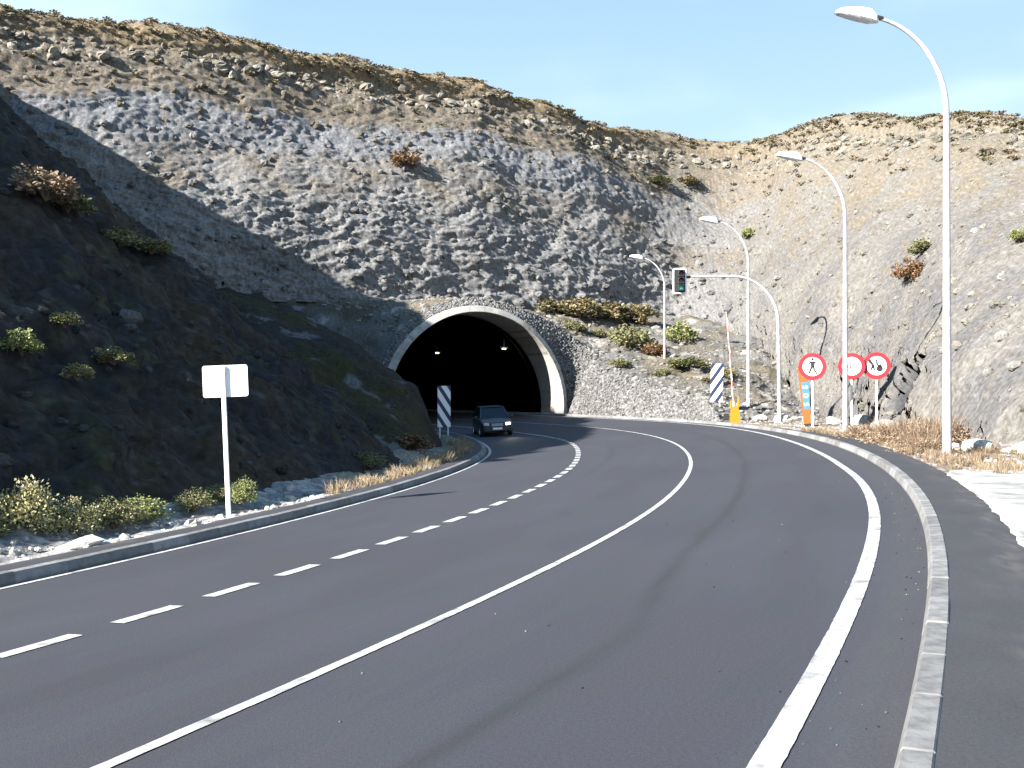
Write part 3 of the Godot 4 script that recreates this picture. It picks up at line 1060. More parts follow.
func build_verges() -> void:
	for side in [0, 1]:
		var s0 := -27.0
		var s1: float = 60.0 if side == 0 else 66.0
		var nu := 420
		var nv := 70
		var pos := PackedVector3Array(); pos.resize(nu * nv)
		var col := PackedColorArray(); col.resize(nu * nv)
		var a := noise(0.5, 501 + side, 4)
		var b := noise(2.4, 503 + side, 3)
		for i in nu:
			var s: float = s0 + (s1 - s0) * i / (nu - 1)
			var near: float = (0.86 - 0.62 * smooth(30.0, 38.5, s)) if side == 0 else 0.55
			for j in nv:
				var t := pow(j / (nv - 1.0), 1.6)
				var d: float = near + t * (16.0 if side == 0 else 7.5)
				var p := at_road(s, -d if side == 0 else kerb_left(s) + d)
				var y: float = 0.10 if side == 0 else -BANK * kerb_left(s) + 0.08
				var rough := smooth(0.0, 0.25, d - near)
				if side == 1:
					y -= 0.22 * smooth(0.3, 1.1, d - near) * smooth(2.6, 1.6, d - near)
				y += (a.get_noise_2d(p.x, p.z) * 0.10 + b.get_noise_2d(p.x, p.z) * 0.05) * rough
				p.y = y
				pos[i * nv + j] = p
				var n1 := a.get_noise_2d(p.x * 1.4, p.z * 1.4)
				var n2 := b.get_noise_2d(p.x, p.z)
				var c: Color
				if side == 0:
					c = Color(0.30, 0.25, 0.20).lerp(Color(0.50, 0.48, 0.46), smooth(-0.15, 0.35, n1 + 0.5 * n2))
					c = c.lerp(Color(0.24, 0.165, 0.11), smooth(0.0, 0.4, -n1 + 0.3 * n2) * 0.7)
				else:
					c = Color(0.30, 0.30, 0.31).lerp(Color(0.55, 0.54, 0.53), smooth(-0.2, 0.3, n1 + 0.6 * n2))
					c = c.lerp(Color(0.62, 0.60, 0.57), smooth(0.55, 0.15, d - near + 0.5 * n1) * smooth(26.0, 20.0, s))
					c = c.lerp(Color(0.30, 0.25, 0.16), smooth(17.0, 22.0, s + 3.0 * n1) * 0.75)
				col[i * nv + j] = c * 0.78
		structure(obj("verge", grid(nu, nv, pos, col, Vector3.UP), M.soil))
	# bleached concrete apron on the right, its near edge broken
	var poly := PackedVector2Array()
	var e := noise(1.7, 511, 3)
	var s := 2.0
	while s < 15.6:
		var d := -(0.93 + 0.10 * e.get_noise_2d(s * 3.0, 0.0) + 0.07 * e.get_noise_2d(s * 9.0, 5.0))
		var p := at_road(s, d)
		poly.append(Vector2(p.x, -p.z))
		s += 0.12
	for k in 16:
		var q := Vector2(8.6, 19.6).lerp(Vector2(15.5, 20.4), k / 15.0)
		poly.append(q + Vector2(0, 0.12 * e.get_noise_2d(k * 1.0, 30.0)))
	poly.append(Vector2(14.0, 6.0))
	var sp := Soup.new()
	sp.tint = Color(0.47, 0.465, 0.46)
	sp.prism(poly, 0.02, 0.165, Basis(Vector3(1, 0, 0), Vector3(0, 0, -1), Vector3(0, 1, 0)))
	var pad := obj("concrete_apron", sp.mesh(), M.apron)
	structure(pad)

# ------------------------------------------------------------------ scattered copies
func scatter_mesh(mesh: Mesh, colored: bool) -> MultiMesh:
	var mm := MultiMesh.new()
	mm.transform_format = MultiMesh.TRANSFORM_3D
	mm.use_colors = colored
	mm.mesh = mesh
	return mm

func fill_multi(mm: MultiMesh, tr: Array, cs: Array) -> void:
	mm.instance_count = tr.size()
	for k in tr.size():
		mm.set_instance_transform(k, tr[k])
		if cs.size() > 0:
			mm.set_instance_color(k, cs[k])

func multi(called: String, mm: MultiMesh, m: Material, parent: Node = null) -> MultiMeshInstance3D:
	var o := MultiMeshInstance3D.new()
	o.multimesh = mm
	o.material_override = m
	if parent == null:
		o.name = numbered(called)
		add_child(o)
	else:
		o.name = called
		parent.add_child(o, true)
	return o

func rand_basis() -> Basis:
	return Basis(Vector3(rng.randfn(), rng.randfn(), rng.randfn()).normalized(), rng.randf() * TAU)

func rock_mesh(sd: int, flat: float, nlat := 6, nlon := 10) -> ArrayMesh:
	# a broken block: the inside of a dozen random planes
	var r := RandomNumberGenerator.new()
	r.seed = sd
	var planes := []
	for k in 9:
		var n := Vector3(r.randfn(), r.randfn() * 1.2, r.randfn()).normalized()
		planes.append([n, r.randf_range(0.50, 0.95)])
	var rows := []
	for i in nlat + 1:
		var row := []
		var th := PI * i / nlat
		for j in nlon:
			var a := TAU * (j + 0.5 * (i % 2)) / nlon
			var v := Vector3(sin(th) * cos(a), cos(th), sin(th) * sin(a))
			var d := 1.05
			for q in planes:
				var k: float = v.dot(q[0])
				if k > 0.05:
					d = minf(d, q[1] / k)
			row.append(v * d * r.randf_range(0.96, 1.03) * Vector3(1, flat, 1))
		rows.append(row)
	var s := Soup.new()
	for i in nlat:
		for j in nlon:
			var q := (j + 1) % nlon
			var m: Vector3 = rows[i][j] + rows[i + 1][q]
			s.quad(rows[i][j], rows[i][q], rows[i + 1][q], rows[i + 1][j], m)
	return s.mesh()

func rock_shapes(n: int, flat: float) -> Array:
	var a := []
	for k in n:
		a.append(rock_mesh(900 + k, flat))
	return a

# ------------------------------------------------------------------ finding a spot on a built slope
func spot(where: String, az: float, el: float) -> Array:
	# the nearest surface point seen from the road at that bearing and height (tangents), and its normal
	var pts: PackedVector3Array = survey[where]
	var nor: PackedVector3Array = survey[where + "_normals"]
	var best := 1e9
	var at := 0
	for k in range(0, pts.size(), 1):
		var p := pts[k]
		if p.z > -3.0:
			continue
		var dx := -p.x / p.z - az
		var dy := -(p.y - 1.75) / p.z - el
		var q := (dx * dx + dy * dy) * 1e6 - p.z * 0.6
		if q < best:
			best = q
			at = k
	return [pts[at], nor[at]]

# ------------------------------------------------------------------ street lamps
func build_lamps() -> void:
	# one lamp, then copies
	var first: Node3D = null
	var spots := [[10.57, 0.12, 24.3, "tall white street lamp nearest the camera, at the edge of the concrete apron", 1.0], [13.0, 0.10, 39.0, "street lamp whose pole crosses in front of the middle round sign", 1.0],
		[13.05, 0.35, 55.2, "street lamp behind the bent traffic signal mast", 1.0], [10.15, 1.3, 66.5, "farthest street lamp, rising behind the rubble wing wall", 0.86]]
	for q in spots:
		var t: Node3D
		if first == null:
			t = base("street_lamp", P(q[0], q[1], q[2]))
			first = t
			var s := Soup.new()
			s.box(Vector3(0, 0.015, 0), Vector3(0.42, 0.03, 0.42), 0.01)
			for a in [[-1, -1], [1, -1], [1, 1], [-1, 1]]:
				s.tube([Vector3(a[0] * 0.16, 0.02, a[1] * 0.16), Vector3(a[0] * 0.16, 0.085, a[1] * 0.16)], [0.014, 0.014], 6)
			obj("base_plate", s.mesh(), M.galv, t)
			s = Soup.new()
			var path := [Vector3(0, 0.02, 0), Vector3(0, 2.5, 0), Vector3(0, 5.5, 0), Vector3(0, 8.35, 0)]
			var rad := [0.108, 0.098, 0.085, 0.072]
			for k in range(1, 15):
				var w := deg_to_rad(78.0) * k / 14.0
				path.append(Vector3(-2.05 + 2.05 * cos(w) , 8.35 + 2.35 * sin(w), 0))
				rad.append(0.072 - 0.028 * k / 14.0)
			s.tube(path, rad, 16)
			obj("pole", s.mesh(), M.galv, t)
			s = Soup.new()
			s.box(Vector3(-0.02, 0.75, 0.101), Vector3(0.09, 0.30, 0.014), 0.004)
			obj("access_door", s.mesh(), M.alu, t)
			# head: a shallow shell over a dark bowl
			var hd := Node3D.new()
			hd.name = "lamp_head"
			t.add_child(hd)
			hd.position = Vector3(-1.62, 10.66, 0)
			hd.rotation.z = deg_to_rad(-12.0)
			s = Soup.new()
			s.tube([Vector3(0.08, 0.0, 0), Vector3(-0.06, 0.0, 0)], [0.055, 0.06], 12)
			obj("socket", s.mesh(), M.black, hd)
			s = Soup.new()
			var secs := [[-0.02, 0.05, 0.09], [-0.10, 0.11, 0.20], [-0.24, 0.17, 0.30], [-0.50, 0.185, 0.29], [-0.80, 0.16, 0.23], [-1.00, 0.11, 0.15], [-1.09, 0.05, 0.06]]
			shell(s, secs, 1.0, -0.12)
			obj("shell", s.mesh(), M.white, hd)
			s = Soup.new()
			var low := [[-0.14, 0.09, 0.03], [-0.24, 0.15, 0.055], [-0.50, 0.165, 0.05], [-0.80, 0.14, 0.035], [-1.0, 0.085, 0.015]]
			shell(s, low, -1.0, -0.124)
			obj("bowl", s.mesh(), M.alu, hd)
		else:
			t = first.duplicate()
			t.name = numbered("street_lamp")
			add_child(t)
			t.position = P(q[0], q[1], q[2])
		t.scale = Vector3.ONE
		if q[4] < 1.0:
			t.scale = Vector3.ONE * q[4]
		tag(t, q[3], "street lamp", "street lamps along the right side of the road")

func shell(s: Soup, secs: Array, way: float, lift: float) -> void:
	# half-oval sections of [x, half width, height], closed by a flat face
	var n := 10
	for i in secs.size() - 1:
		for k in n:
			var pts := []
			for e in [[i, k], [i, k + 1], [i + 1, k + 1], [i + 1, k]]:
				var a: float = PI * e[1] / n
				var q: Array = secs[e[0]]
				pts.append(Vector3(q[0], lift + way * sin(a) * q[2], cos(a) * q[1]))
			var mid: Vector3 = (pts[0] + pts[2]) * 0.5
			s.quad(pts[0], pts[1], pts[2], pts[3], Vector3(0, mid.y - lift, mid.z))
		var a0: Array = secs[i]
		var a1: Array = secs[i + 1]
		s.quad(Vector3(a0[0], lift, -a0[1]), Vector3(a0[0], lift, a0[1]), Vector3(a1[0], lift, a1[1]), Vector3(a1[0], lift, -a1[1]), Vector3(0, -way, 0))

# ------------------------------------------------------------------ traffic signal on a bent mast
func build_signal() -> void:
	var t := base("traffic_signal", P(12.95, 0.11, 48.4))
	tag(t, "traffic signal hung from a bent white mast, green lens lit", "traffic light")
	var s := Soup.new()
	s.box(Vector3(0, 0.015, 0), Vector3(0.45, 0.03, 0.45), 0.01)
	obj("base_plate", s.mesh(), M.galv, t)
	s = Soup.new()
	var path := [Vector3(0, 0.02, 0), Vector3(-0.03, 2.5, 0), Vector3(-0.06, 4.85, 0)]
	var rad := [0.10, 0.09, 0.08]
	for k in range(1, 13):
		var w := PI * 0.5 * k / 12.0
		path.append(Vector3(-0.06 - 2.2 + 2.2 * cos(w), 4.85 + 2.25 * sin(w), 0))
		rad.append(0.08 - 0.015 * k / 12.0)
	path.append(Vector3(-3.4, 7.10, 0)); rad.append(0.055)
	path.append(Vector3(-4.35, 7.08, 0)); rad.append(0.05)
	s.tube(path, rad, 14)
	obj("mast", s.mesh(), M.galv, t)
	s = Soup.new()
	s.box(Vector3(-4.42, 7.06, 0.02), Vector3(0.22, 0.12, 0.12), 0.015)
	obj("bracket", s.mesh(), M.black, t)
	var head := Node3D.new()
	head.name = "signal_head"
	t.add_child(head)
	head.position = Vector3(-4.86, 6.86, 0.16)
	head.rotation.y = deg_to_rad(-4.0)
	s = Soup.new()
	s.prism(rounded(0.66, 1.24, 0.10), -0.03, -0.012)
	obj("white_border", s.mesh(), M.white, head)
	s = Soup.new()
	s.prism(rounded(0.53, 1.11, 0.05), -0.010, 0.0)
	obj("backboard", s.mesh(), M.black, head)
	s = Soup.new()
	for k in 3:
		s.box(Vector3(0.06, 0.34 - 0.34 * k, 0.09), Vector3(0.31, 0.325, 0.18), 0.03)
	obj("housing", s.mesh(), M.black, head)
	for k in 3:
		var y := 0.34 - 0.34 * k
		s = Soup.new()
		s.lathe([[0.0, 0.20], [0.06, 0.197], [0.105, 0.183]], 20, Basis.IDENTITY, Vector3(0.06, y, 0))
		var c: Color = [lin(0.020, 0.004, 0.005), lin(0.022, 0.010, 0.004), lin(0.02, 0.16, 0.14)][k]
		var lm := mat(c, 0.25)
		if k == 2:
			lm.emission_enabled = true
			lm.emission = Color(0.10, 0.75, 0.62)
			lm.emission_energy_multiplier = 0.09
		obj(["red_signal_lens", "amber_signal_lens", "green_signal_lens"][k], s.mesh(), lm, head)
		s = Soup.new()
		for e in 12:
			var a := PI * (-0.12 + 1.24 * e / 12.0)
			var b := PI * (-0.12 + 1.24 * (e + 1) / 12.0)
			var da := Vector3(cos(a), sin(a), 0) * 0.122
			var db := Vector3(cos(b), sin(b), 0) * 0.122
			var o := Vector3(0.06, y, 0)
			var la := 0.20 + 0.16 * maxf(0.15, sin(a))
			var lb := 0.20 + 0.16 * maxf(0.15, sin(b))
			s.quad(o + da + Vector3(0, 0, 0.17), o + db + Vector3(0, 0, 0.17), o + db + Vector3(0, 0, lb), o + da + Vector3(0, 0, la), da + db)
			s.quad(o + da * 0.96 + Vector3(0, 0, 0.17), o + db * 0.96 + Vector3(0, 0, 0.17), o + db * 0.96 + Vector3(0, 0, lb), o + da * 0.96 + Vector3(0, 0, la), -da - db)
		obj("visor", s.mesh(), M.black, head)

func rounded(w: float, h: float, r: float) -> PackedVector2Array:
	var p := PackedVector2Array()
	for c in [[1, 1, 0], [-1, 1, 1], [-1, -1, 2], [1, -1, 3]]:
		for k in 7:
			var a: float = PI * 0.5 * (c[2] + k / 6.0)
			p.append(Vector2(c[0] * (w * 0.5 - r) + r * cos(a), c[1] * (h * 0.5 - r) + r * sin(a)))
	return p

# ------------------------------------------------------------------ signs
func disc_sign(at: Vector3, height: float, r: float, turn: float) -> Node3D:
	var t := base("round_sign", at, turn)
	var s := Soup.new()
	s.box(Vector3(0, height * 0.5 - 0.1, -0.05), Vector3(0.08, height + 0.5, 0.05), 0.008)
	obj("post", s.mesh(), M.alu, t)
	var plate := Node3D.new()
	plate.name = "sign_plate"
	t.add_child(plate)
	plate.position = Vector3(0, height, 0)
	s = Soup.new()
	s.lathe([[0.0, -0.02], [r - 0.01, -0.02], [r, -0.012], [r, 0.0]], 40)
	obj("backing", s.mesh(), M.alu, plate)
	s = Soup.new()
	s.lathe([[r * 0.70, 0.006], [r * 0.985, 0.006], [r * 0.995, 0.0]], 40)
	obj("red_ring", s.mesh(), M.red, plate)
	s = Soup.new()
	s.lathe([[0.0, 0.004], [r * 0.71, 0.004], [r * 0.72, 0.0]], 40)
	obj("white_face", s.mesh(), M.white, plate)
	return t

func stroke(s: Soup, a: Vector2, b: Vector2, w: float, w2 := -1.0) -> void:
	if w2 < 0.0:
		w2 = w
	var n := (b - a).orthogonal().normalized()
	s.prism(PackedVector2Array([a + n * w * 0.5, b + n * w2 * 0.5, b - n * w2 * 0.5, a - n * w * 0.5]), 0.007, 0.010)

func dot(s: Soup, c: Vector2, r: float, hole := 0.0) -> void:
	var n := 16
	for k in n:
		var a := TAU * k / n
		var b := TAU * (k + 1) / n
		var p := [c + Vector2(cos(a), sin(a)) * r, c + Vector2(cos(b), sin(b)) * r, c + Vector2(cos(b), sin(b)) * hole, c + Vector2(cos(a), sin(a)) * hole]
		s.quad(Vector3(p[0].x, p[0].y, 0.010), Vector3(p[1].x, p[1].y, 0.010), Vector3(p[2].x, p[2].y, 0.010), Vector3(p[3].x, p[3].y, 0.010), Vector3(0, 0, 1))

func build_signs() -> void:
	var grp := "round prohibition signs beside the road"
	var a := disc_sign(P(12.98, 0.10, 43.2), 2.62, 0.585, deg_to_rad(-12))
	tag(a, "round red and white sign with a black walking figure", "sign", grp)
	var s := Soup.new()
	dot(s, Vector2(0.0, 0.275), 0.05)
	s.prism(PackedVector2Array([Vector2(-0.075, 0.20), Vector2(0.085, 0.20), Vector2(0.07, -0.02), Vector2(-0.05, -0.02)]), 0.007, 0.010)
	stroke(s, Vector2(-0.02, 0.0), Vector2(-0.12, -0.27), 0.07, 0.05)
	stroke(s, Vector2(0.03, 0.0), Vector2(0.07, -0.14), 0.07, 0.055)
	stroke(s, Vector2(0.07, -0.13), Vector2(0.155, -0.28), 0.055, 0.05)
	stroke(s, Vector2(-0.06, 0.19), Vector2(-0.15, 0.03), 0.045, 0.035)
	stroke(s, Vector2(0.07, 0.18), Vector2(0.17, 0.06), 0.045, 0.035)
	obj("walking_figure", s.mesh(), M.black, a.get_node("sign_plate")).scale = Vector3(1.2, 1.15, 1)
	var b := disc_sign(P(15.05, 0.10, 44.3), 2.66, 0.585, deg_to_rad(-12))
	tag(b, "round red and white sign half hidden behind a lamp pole", "sign", grp)
	s = Soup.new()
	var grey := mat(lin(0.08, 0.085, 0.09), 0.6)
	for x in [-0.16, 0.16]:
		dot(s, Vector2(x, -0.06), 0.125, 0.098)
	for e in [[-0.16, -0.06, -0.02, -0.06], [-0.02, -0.06, 0.10, 0.12], [-0.07, 0.12, 0.10, 0.12], [-0.02, -0.06, -0.09, 0.15], [-0.16, -0.06, -0.07, 0.12], [0.16, -0.06, 0.09, 0.18]]:
		stroke(s, Vector2(e[0], e[1]), Vector2(e[2], e[3]), 0.03)
	stroke(s, Vector2(-0.14, 0.16), Vector2(-0.04, 0.16), 0.03)
	stroke(s, Vector2(0.04, 0.19), Vector2(0.12, 0.19), 0.025)
	obj("bicycle_figure", s.mesh(), grey, b.get_node("sign_plate"))
	var c := disc_sign(P(16.12, 0.12, 44.2), 2.66, 0.60, deg_to_rad(-12))
	tag(c, "rightmost round red and white sign, with a black animal and cart figure", "sign", grp)
	s = Soup.new()
	s.prism(PackedVector2Array([Vector2(-0.30, 0.20), Vector2(-0.22, 0.24), Vector2(-0.13, 0.10), Vector2(-0.08, 0.02), Vector2(-0.07, -0.10), Vector2(-0.15, -0.09), Vector2(-0.18, 0.03), Vector2(-0.27, 0.12)]), 0.007, 0.010)
	stroke(s, Vector2(-0.15, -0.02), Vector2(-0.19, -0.16), 0.05)
	stroke(s, Vector2(-0.10, -0.02), Vector2(-0.08, -0.17), 0.05)
	dot(s, Vector2(0.0, 0.19), 0.035)
	stroke(s, Vector2(0.0, 0.16), Vector2(0.02, 0.03), 0.06)
	s.prism(PackedVector2Array([Vector2(0.0, 0.03), Vector2(0.14, 0.06), Vector2(0.19, -0.04), Vector2(0.08, -0.08)]), 0.007, 0.010)
	dot(s, Vector2(0.10, -0.10), 0.11, 0.0)
	stroke(s, Vector2(0.24, 0.0), Vector2(0.25, -0.12), 0.02)
	obj("cart_figure", s.mesh(), M.black, c.get_node("sign_plate")).scale = Vector3(1.25, 1.25, 1)
	# orange emergency post, leaning
	var p := base("emergency_post", P(13.12, 0.10, 44.4), deg_to_rad(-12))
	tag(p, "leaning orange emergency post with a blue lettered strip", "post")
	var lean := Basis(Vector3(0, 0, 1), deg_to_rad(4.0))
	s = Soup.new()
	s.prism(PackedVector2Array([Vector2(-0.15, 0.12), Vector2(0.15, 0.12), Vector2(0.17, 2.0), Vector2(0.12, 2.7), Vector2(-0.24, 2.7), Vector2(-0.20, 2.0)]), -0.12, 0.12, lean)
	obj("body", s.mesh(), M.orange, p)
	s = Soup.new()
	s.box(Vector3(0, 0.06, 0), Vector3(0.30, 0.14, 0.24), 0.02)
	obj("foot", s.mesh(), M.black, p)
	s = Soup.new()
	s.prism(PackedVector2Array([Vector2(-0.10, 0.76), Vector2(0.155, 0.76), Vector2(0.165, 1.96), Vector2(-0.15, 1.96)]), 0.121, 0.126, lean)
	var strip := obj("blue_strip", s.mesh(), M.blue, p)
	var f := SystemFont.new()
	f.font_names = PackedStringArray(["Droid Sans"])
	f.font_weight = 700
	for k in 3:
		var tm := TextMesh.new()
		tm.text = ["S", "O", "S"][k]
		tm.font = f
		tm.font_size = 32
		tm.pixel_size = 0.0095
		tm.depth = 0.004
		tm.curve_step = 1.0
		var o := obj("letter", tm, M.white, strip)
		o.transform = Transform3D(lean * Basis(Vector3(0, 0, 1), PI * 0.5), lean * Vector3(0.02, 1.74 - 0.38 * k, 0.129))
	# square sign seen from behind, on the left
	var q := base("sign_from_behind", P(-5.35, -0.50, 18.9), deg_to_rad(4))
	tag(q, "blank white back of a rectangular road sign on a leaning post", "sign")
	var tilt := Basis(Vector3(0, 0, 1), deg_to_rad(2.4))
	s = Soup.new()
	s.box(tilt * Vector3(0, 1.25, 0.03), Vector3(0.085, 2.9, 0.05), 0.008, tilt)
	obj("post", s.mesh(), M.white, q)
	s = Soup.new()
	s.prism(rounded(0.84, 0.60, 0.045), -0.02, -0.008, tilt, tilt * Vector3(0.03, 2.40, 0))
	var pl := obj("panel", s.mesh(), M.white, q)
	for w in [-1.0, 1.0]:
		s = Soup.new()
		s.box(tilt * Vector3(0, 2.40 + 0.16 * w, 0.0), Vector3(0.20, 0.035, 0.018), 0.003, tilt)
		obj("clamp", s.mesh(), M.alu, pl)
	var dull := mat(lin(0.45, 0.45, 0.46), 0.6)
	s = Soup.new()
	s.box(tilt * Vector3(0.36, 2.41, -0.006), Vector3(0.11, 0.022, 0.004), 0.0, tilt)
	obj("maker_plate", s.mesh(), dull, pl)
	s = Soup.new()
	s.box(tilt * Vector3(-0.345, 2.40, -0.006), Vector3(0.02, 0.02, 0.008), 0.0, tilt)
	obj("rivet", s.mesh(), dull, pl)

# ------------------------------------------------------------------ raised barrier
func build_barrier() -> void:
	var t := base("road_barrier", P(10.72, 0.13, 48.1), deg_to_rad(-8))
	t.scale = Vector3.ONE * 0.93
	tag(t, "yellow barrier box with its thin red and white boom raised upright", "barrier")
	var s := Soup.new()
	s.prism(PackedVector2Array([Vector2(-0.27, 0.0), Vector2(0.27, 0.0), Vector2(0.24, 0.35), Vector2(0.16, 0.85), Vector2(-0.18, 0.85), Vector2(-0.24, 0.35)]), -0.2, 0.2)
	obj("cabinet", s.mesh(), M.yellow, t)
	s = Soup.new()
	s.box(Vector3(0.19, 1.02, 0.0), Vector3(0.12, 0.55, 0.14), 0.02)
	obj("arm", s.mesh(), M.yellow, t)
	s = Soup.new()
	s.box(Vector3(-0.19, 0.96, 0.0), Vector3(0.09, 0.35, 0.12), 0.02)
	obj("boom_holder", s.mesh(), M.yellow, t)
	s = Soup.new()
	s.box(Vector3(-0.44, 0.30, 0.0), Vector3(0.26, 0.34, 0.22), 0.03)
	obj("counterweight", s.mesh(), M.black, t)
	var n := 14
	var p0 := Vector3(-0.06, 0.75, 0.05)
	var p1 := Vector3(-0.42, 5.75, 0.05)
	for k in n:
		s = Soup.new()
		var a := p0.lerp(p1, k / float(n)) + Vector3(0.018 * sin(k * 1.7), 0, 0)
		var b := p0.lerp(p1, (k + 1) / float(n)) + Vector3(0.018 * sin((k + 1) * 1.7), 0, 0)
		s.tube([a, b], [0.047 - 0.0016 * k, 0.0454 - 0.0016 * k], 8)
		obj("boom_band", s.mesh(), M.white if k % 2 == 0 else mat(lin(0.62, 0.24, 0.20), 0.5), t)

# ------------------------------------------------------------------ striped marker boards
func build_markers() -> void:
	for q in [[P(-3.33, -0.58, 49.0), 1.0, 0.46, "striped marker board left of the tunnel, stripes falling to the right", 6.0, 0.0], [P(10.72, 0.55, 52.6), -1.0, 0.52, "striped marker board beside the yellow barrier, stripes rising to the right", -10.0, -2.0]]:
		var t := base("marker_board", q[0], deg_to_rad(q[4]))
		tag(t, q[3], "marker board", "striped boards on both sides of the tunnel mouth")
		var w := 0.64
		var h := 2.02
		var y0: float = q[2]
		var tilt := Basis(Vector3(0, 0, 1), deg_to_rad(q[5]))
		var s := Soup.new()
		for x in [-0.2, 0.2]:
			s.box(Vector3(x, (y0 + h) * 0.5 - 0.25, -0.05), Vector3(0.06, y0 + h + 0.4, 0.05), 0.006)
		obj("post", s.mesh(), M.alu, t)
		s = Soup.new()
		s.box(tilt * Vector3(0, y0 + h * 0.5, 0.0), Vector3(w, h, 0.03), 0.005, tilt)
		var pan := obj("panel", s.mesh(), M.white, t)
		var rect := PackedVector2Array([Vector2(-w * 0.5, y0), Vector2(w * 0.5, y0), Vector2(w * 0.5, y0 + h), Vector2(-w * 0.5, y0 + h)])
		for k in range(-1, 5):
			var c: float = y0 + 0.76 * k + (0.10 if q[1] > 0 else 0.02)
			var sl: float = -1.55 * q[1]
			var band := PackedVector2Array([Vector2(-0.5, c - 0.5 * sl - 0.16), Vector2(0.5, c + 0.5 * sl - 0.16), Vector2(0.5, c + 0.5 * sl + 0.16), Vector2(-0.5, c - 0.5 * sl + 0.16)])
			for piece in Geometry2D.intersect_polygons(rect, band):
				s = Soup.new()
				s.prism(piece, 0.0155, 0.019, tilt)
				obj("stripe", s.mesh(), M.navy, pan)

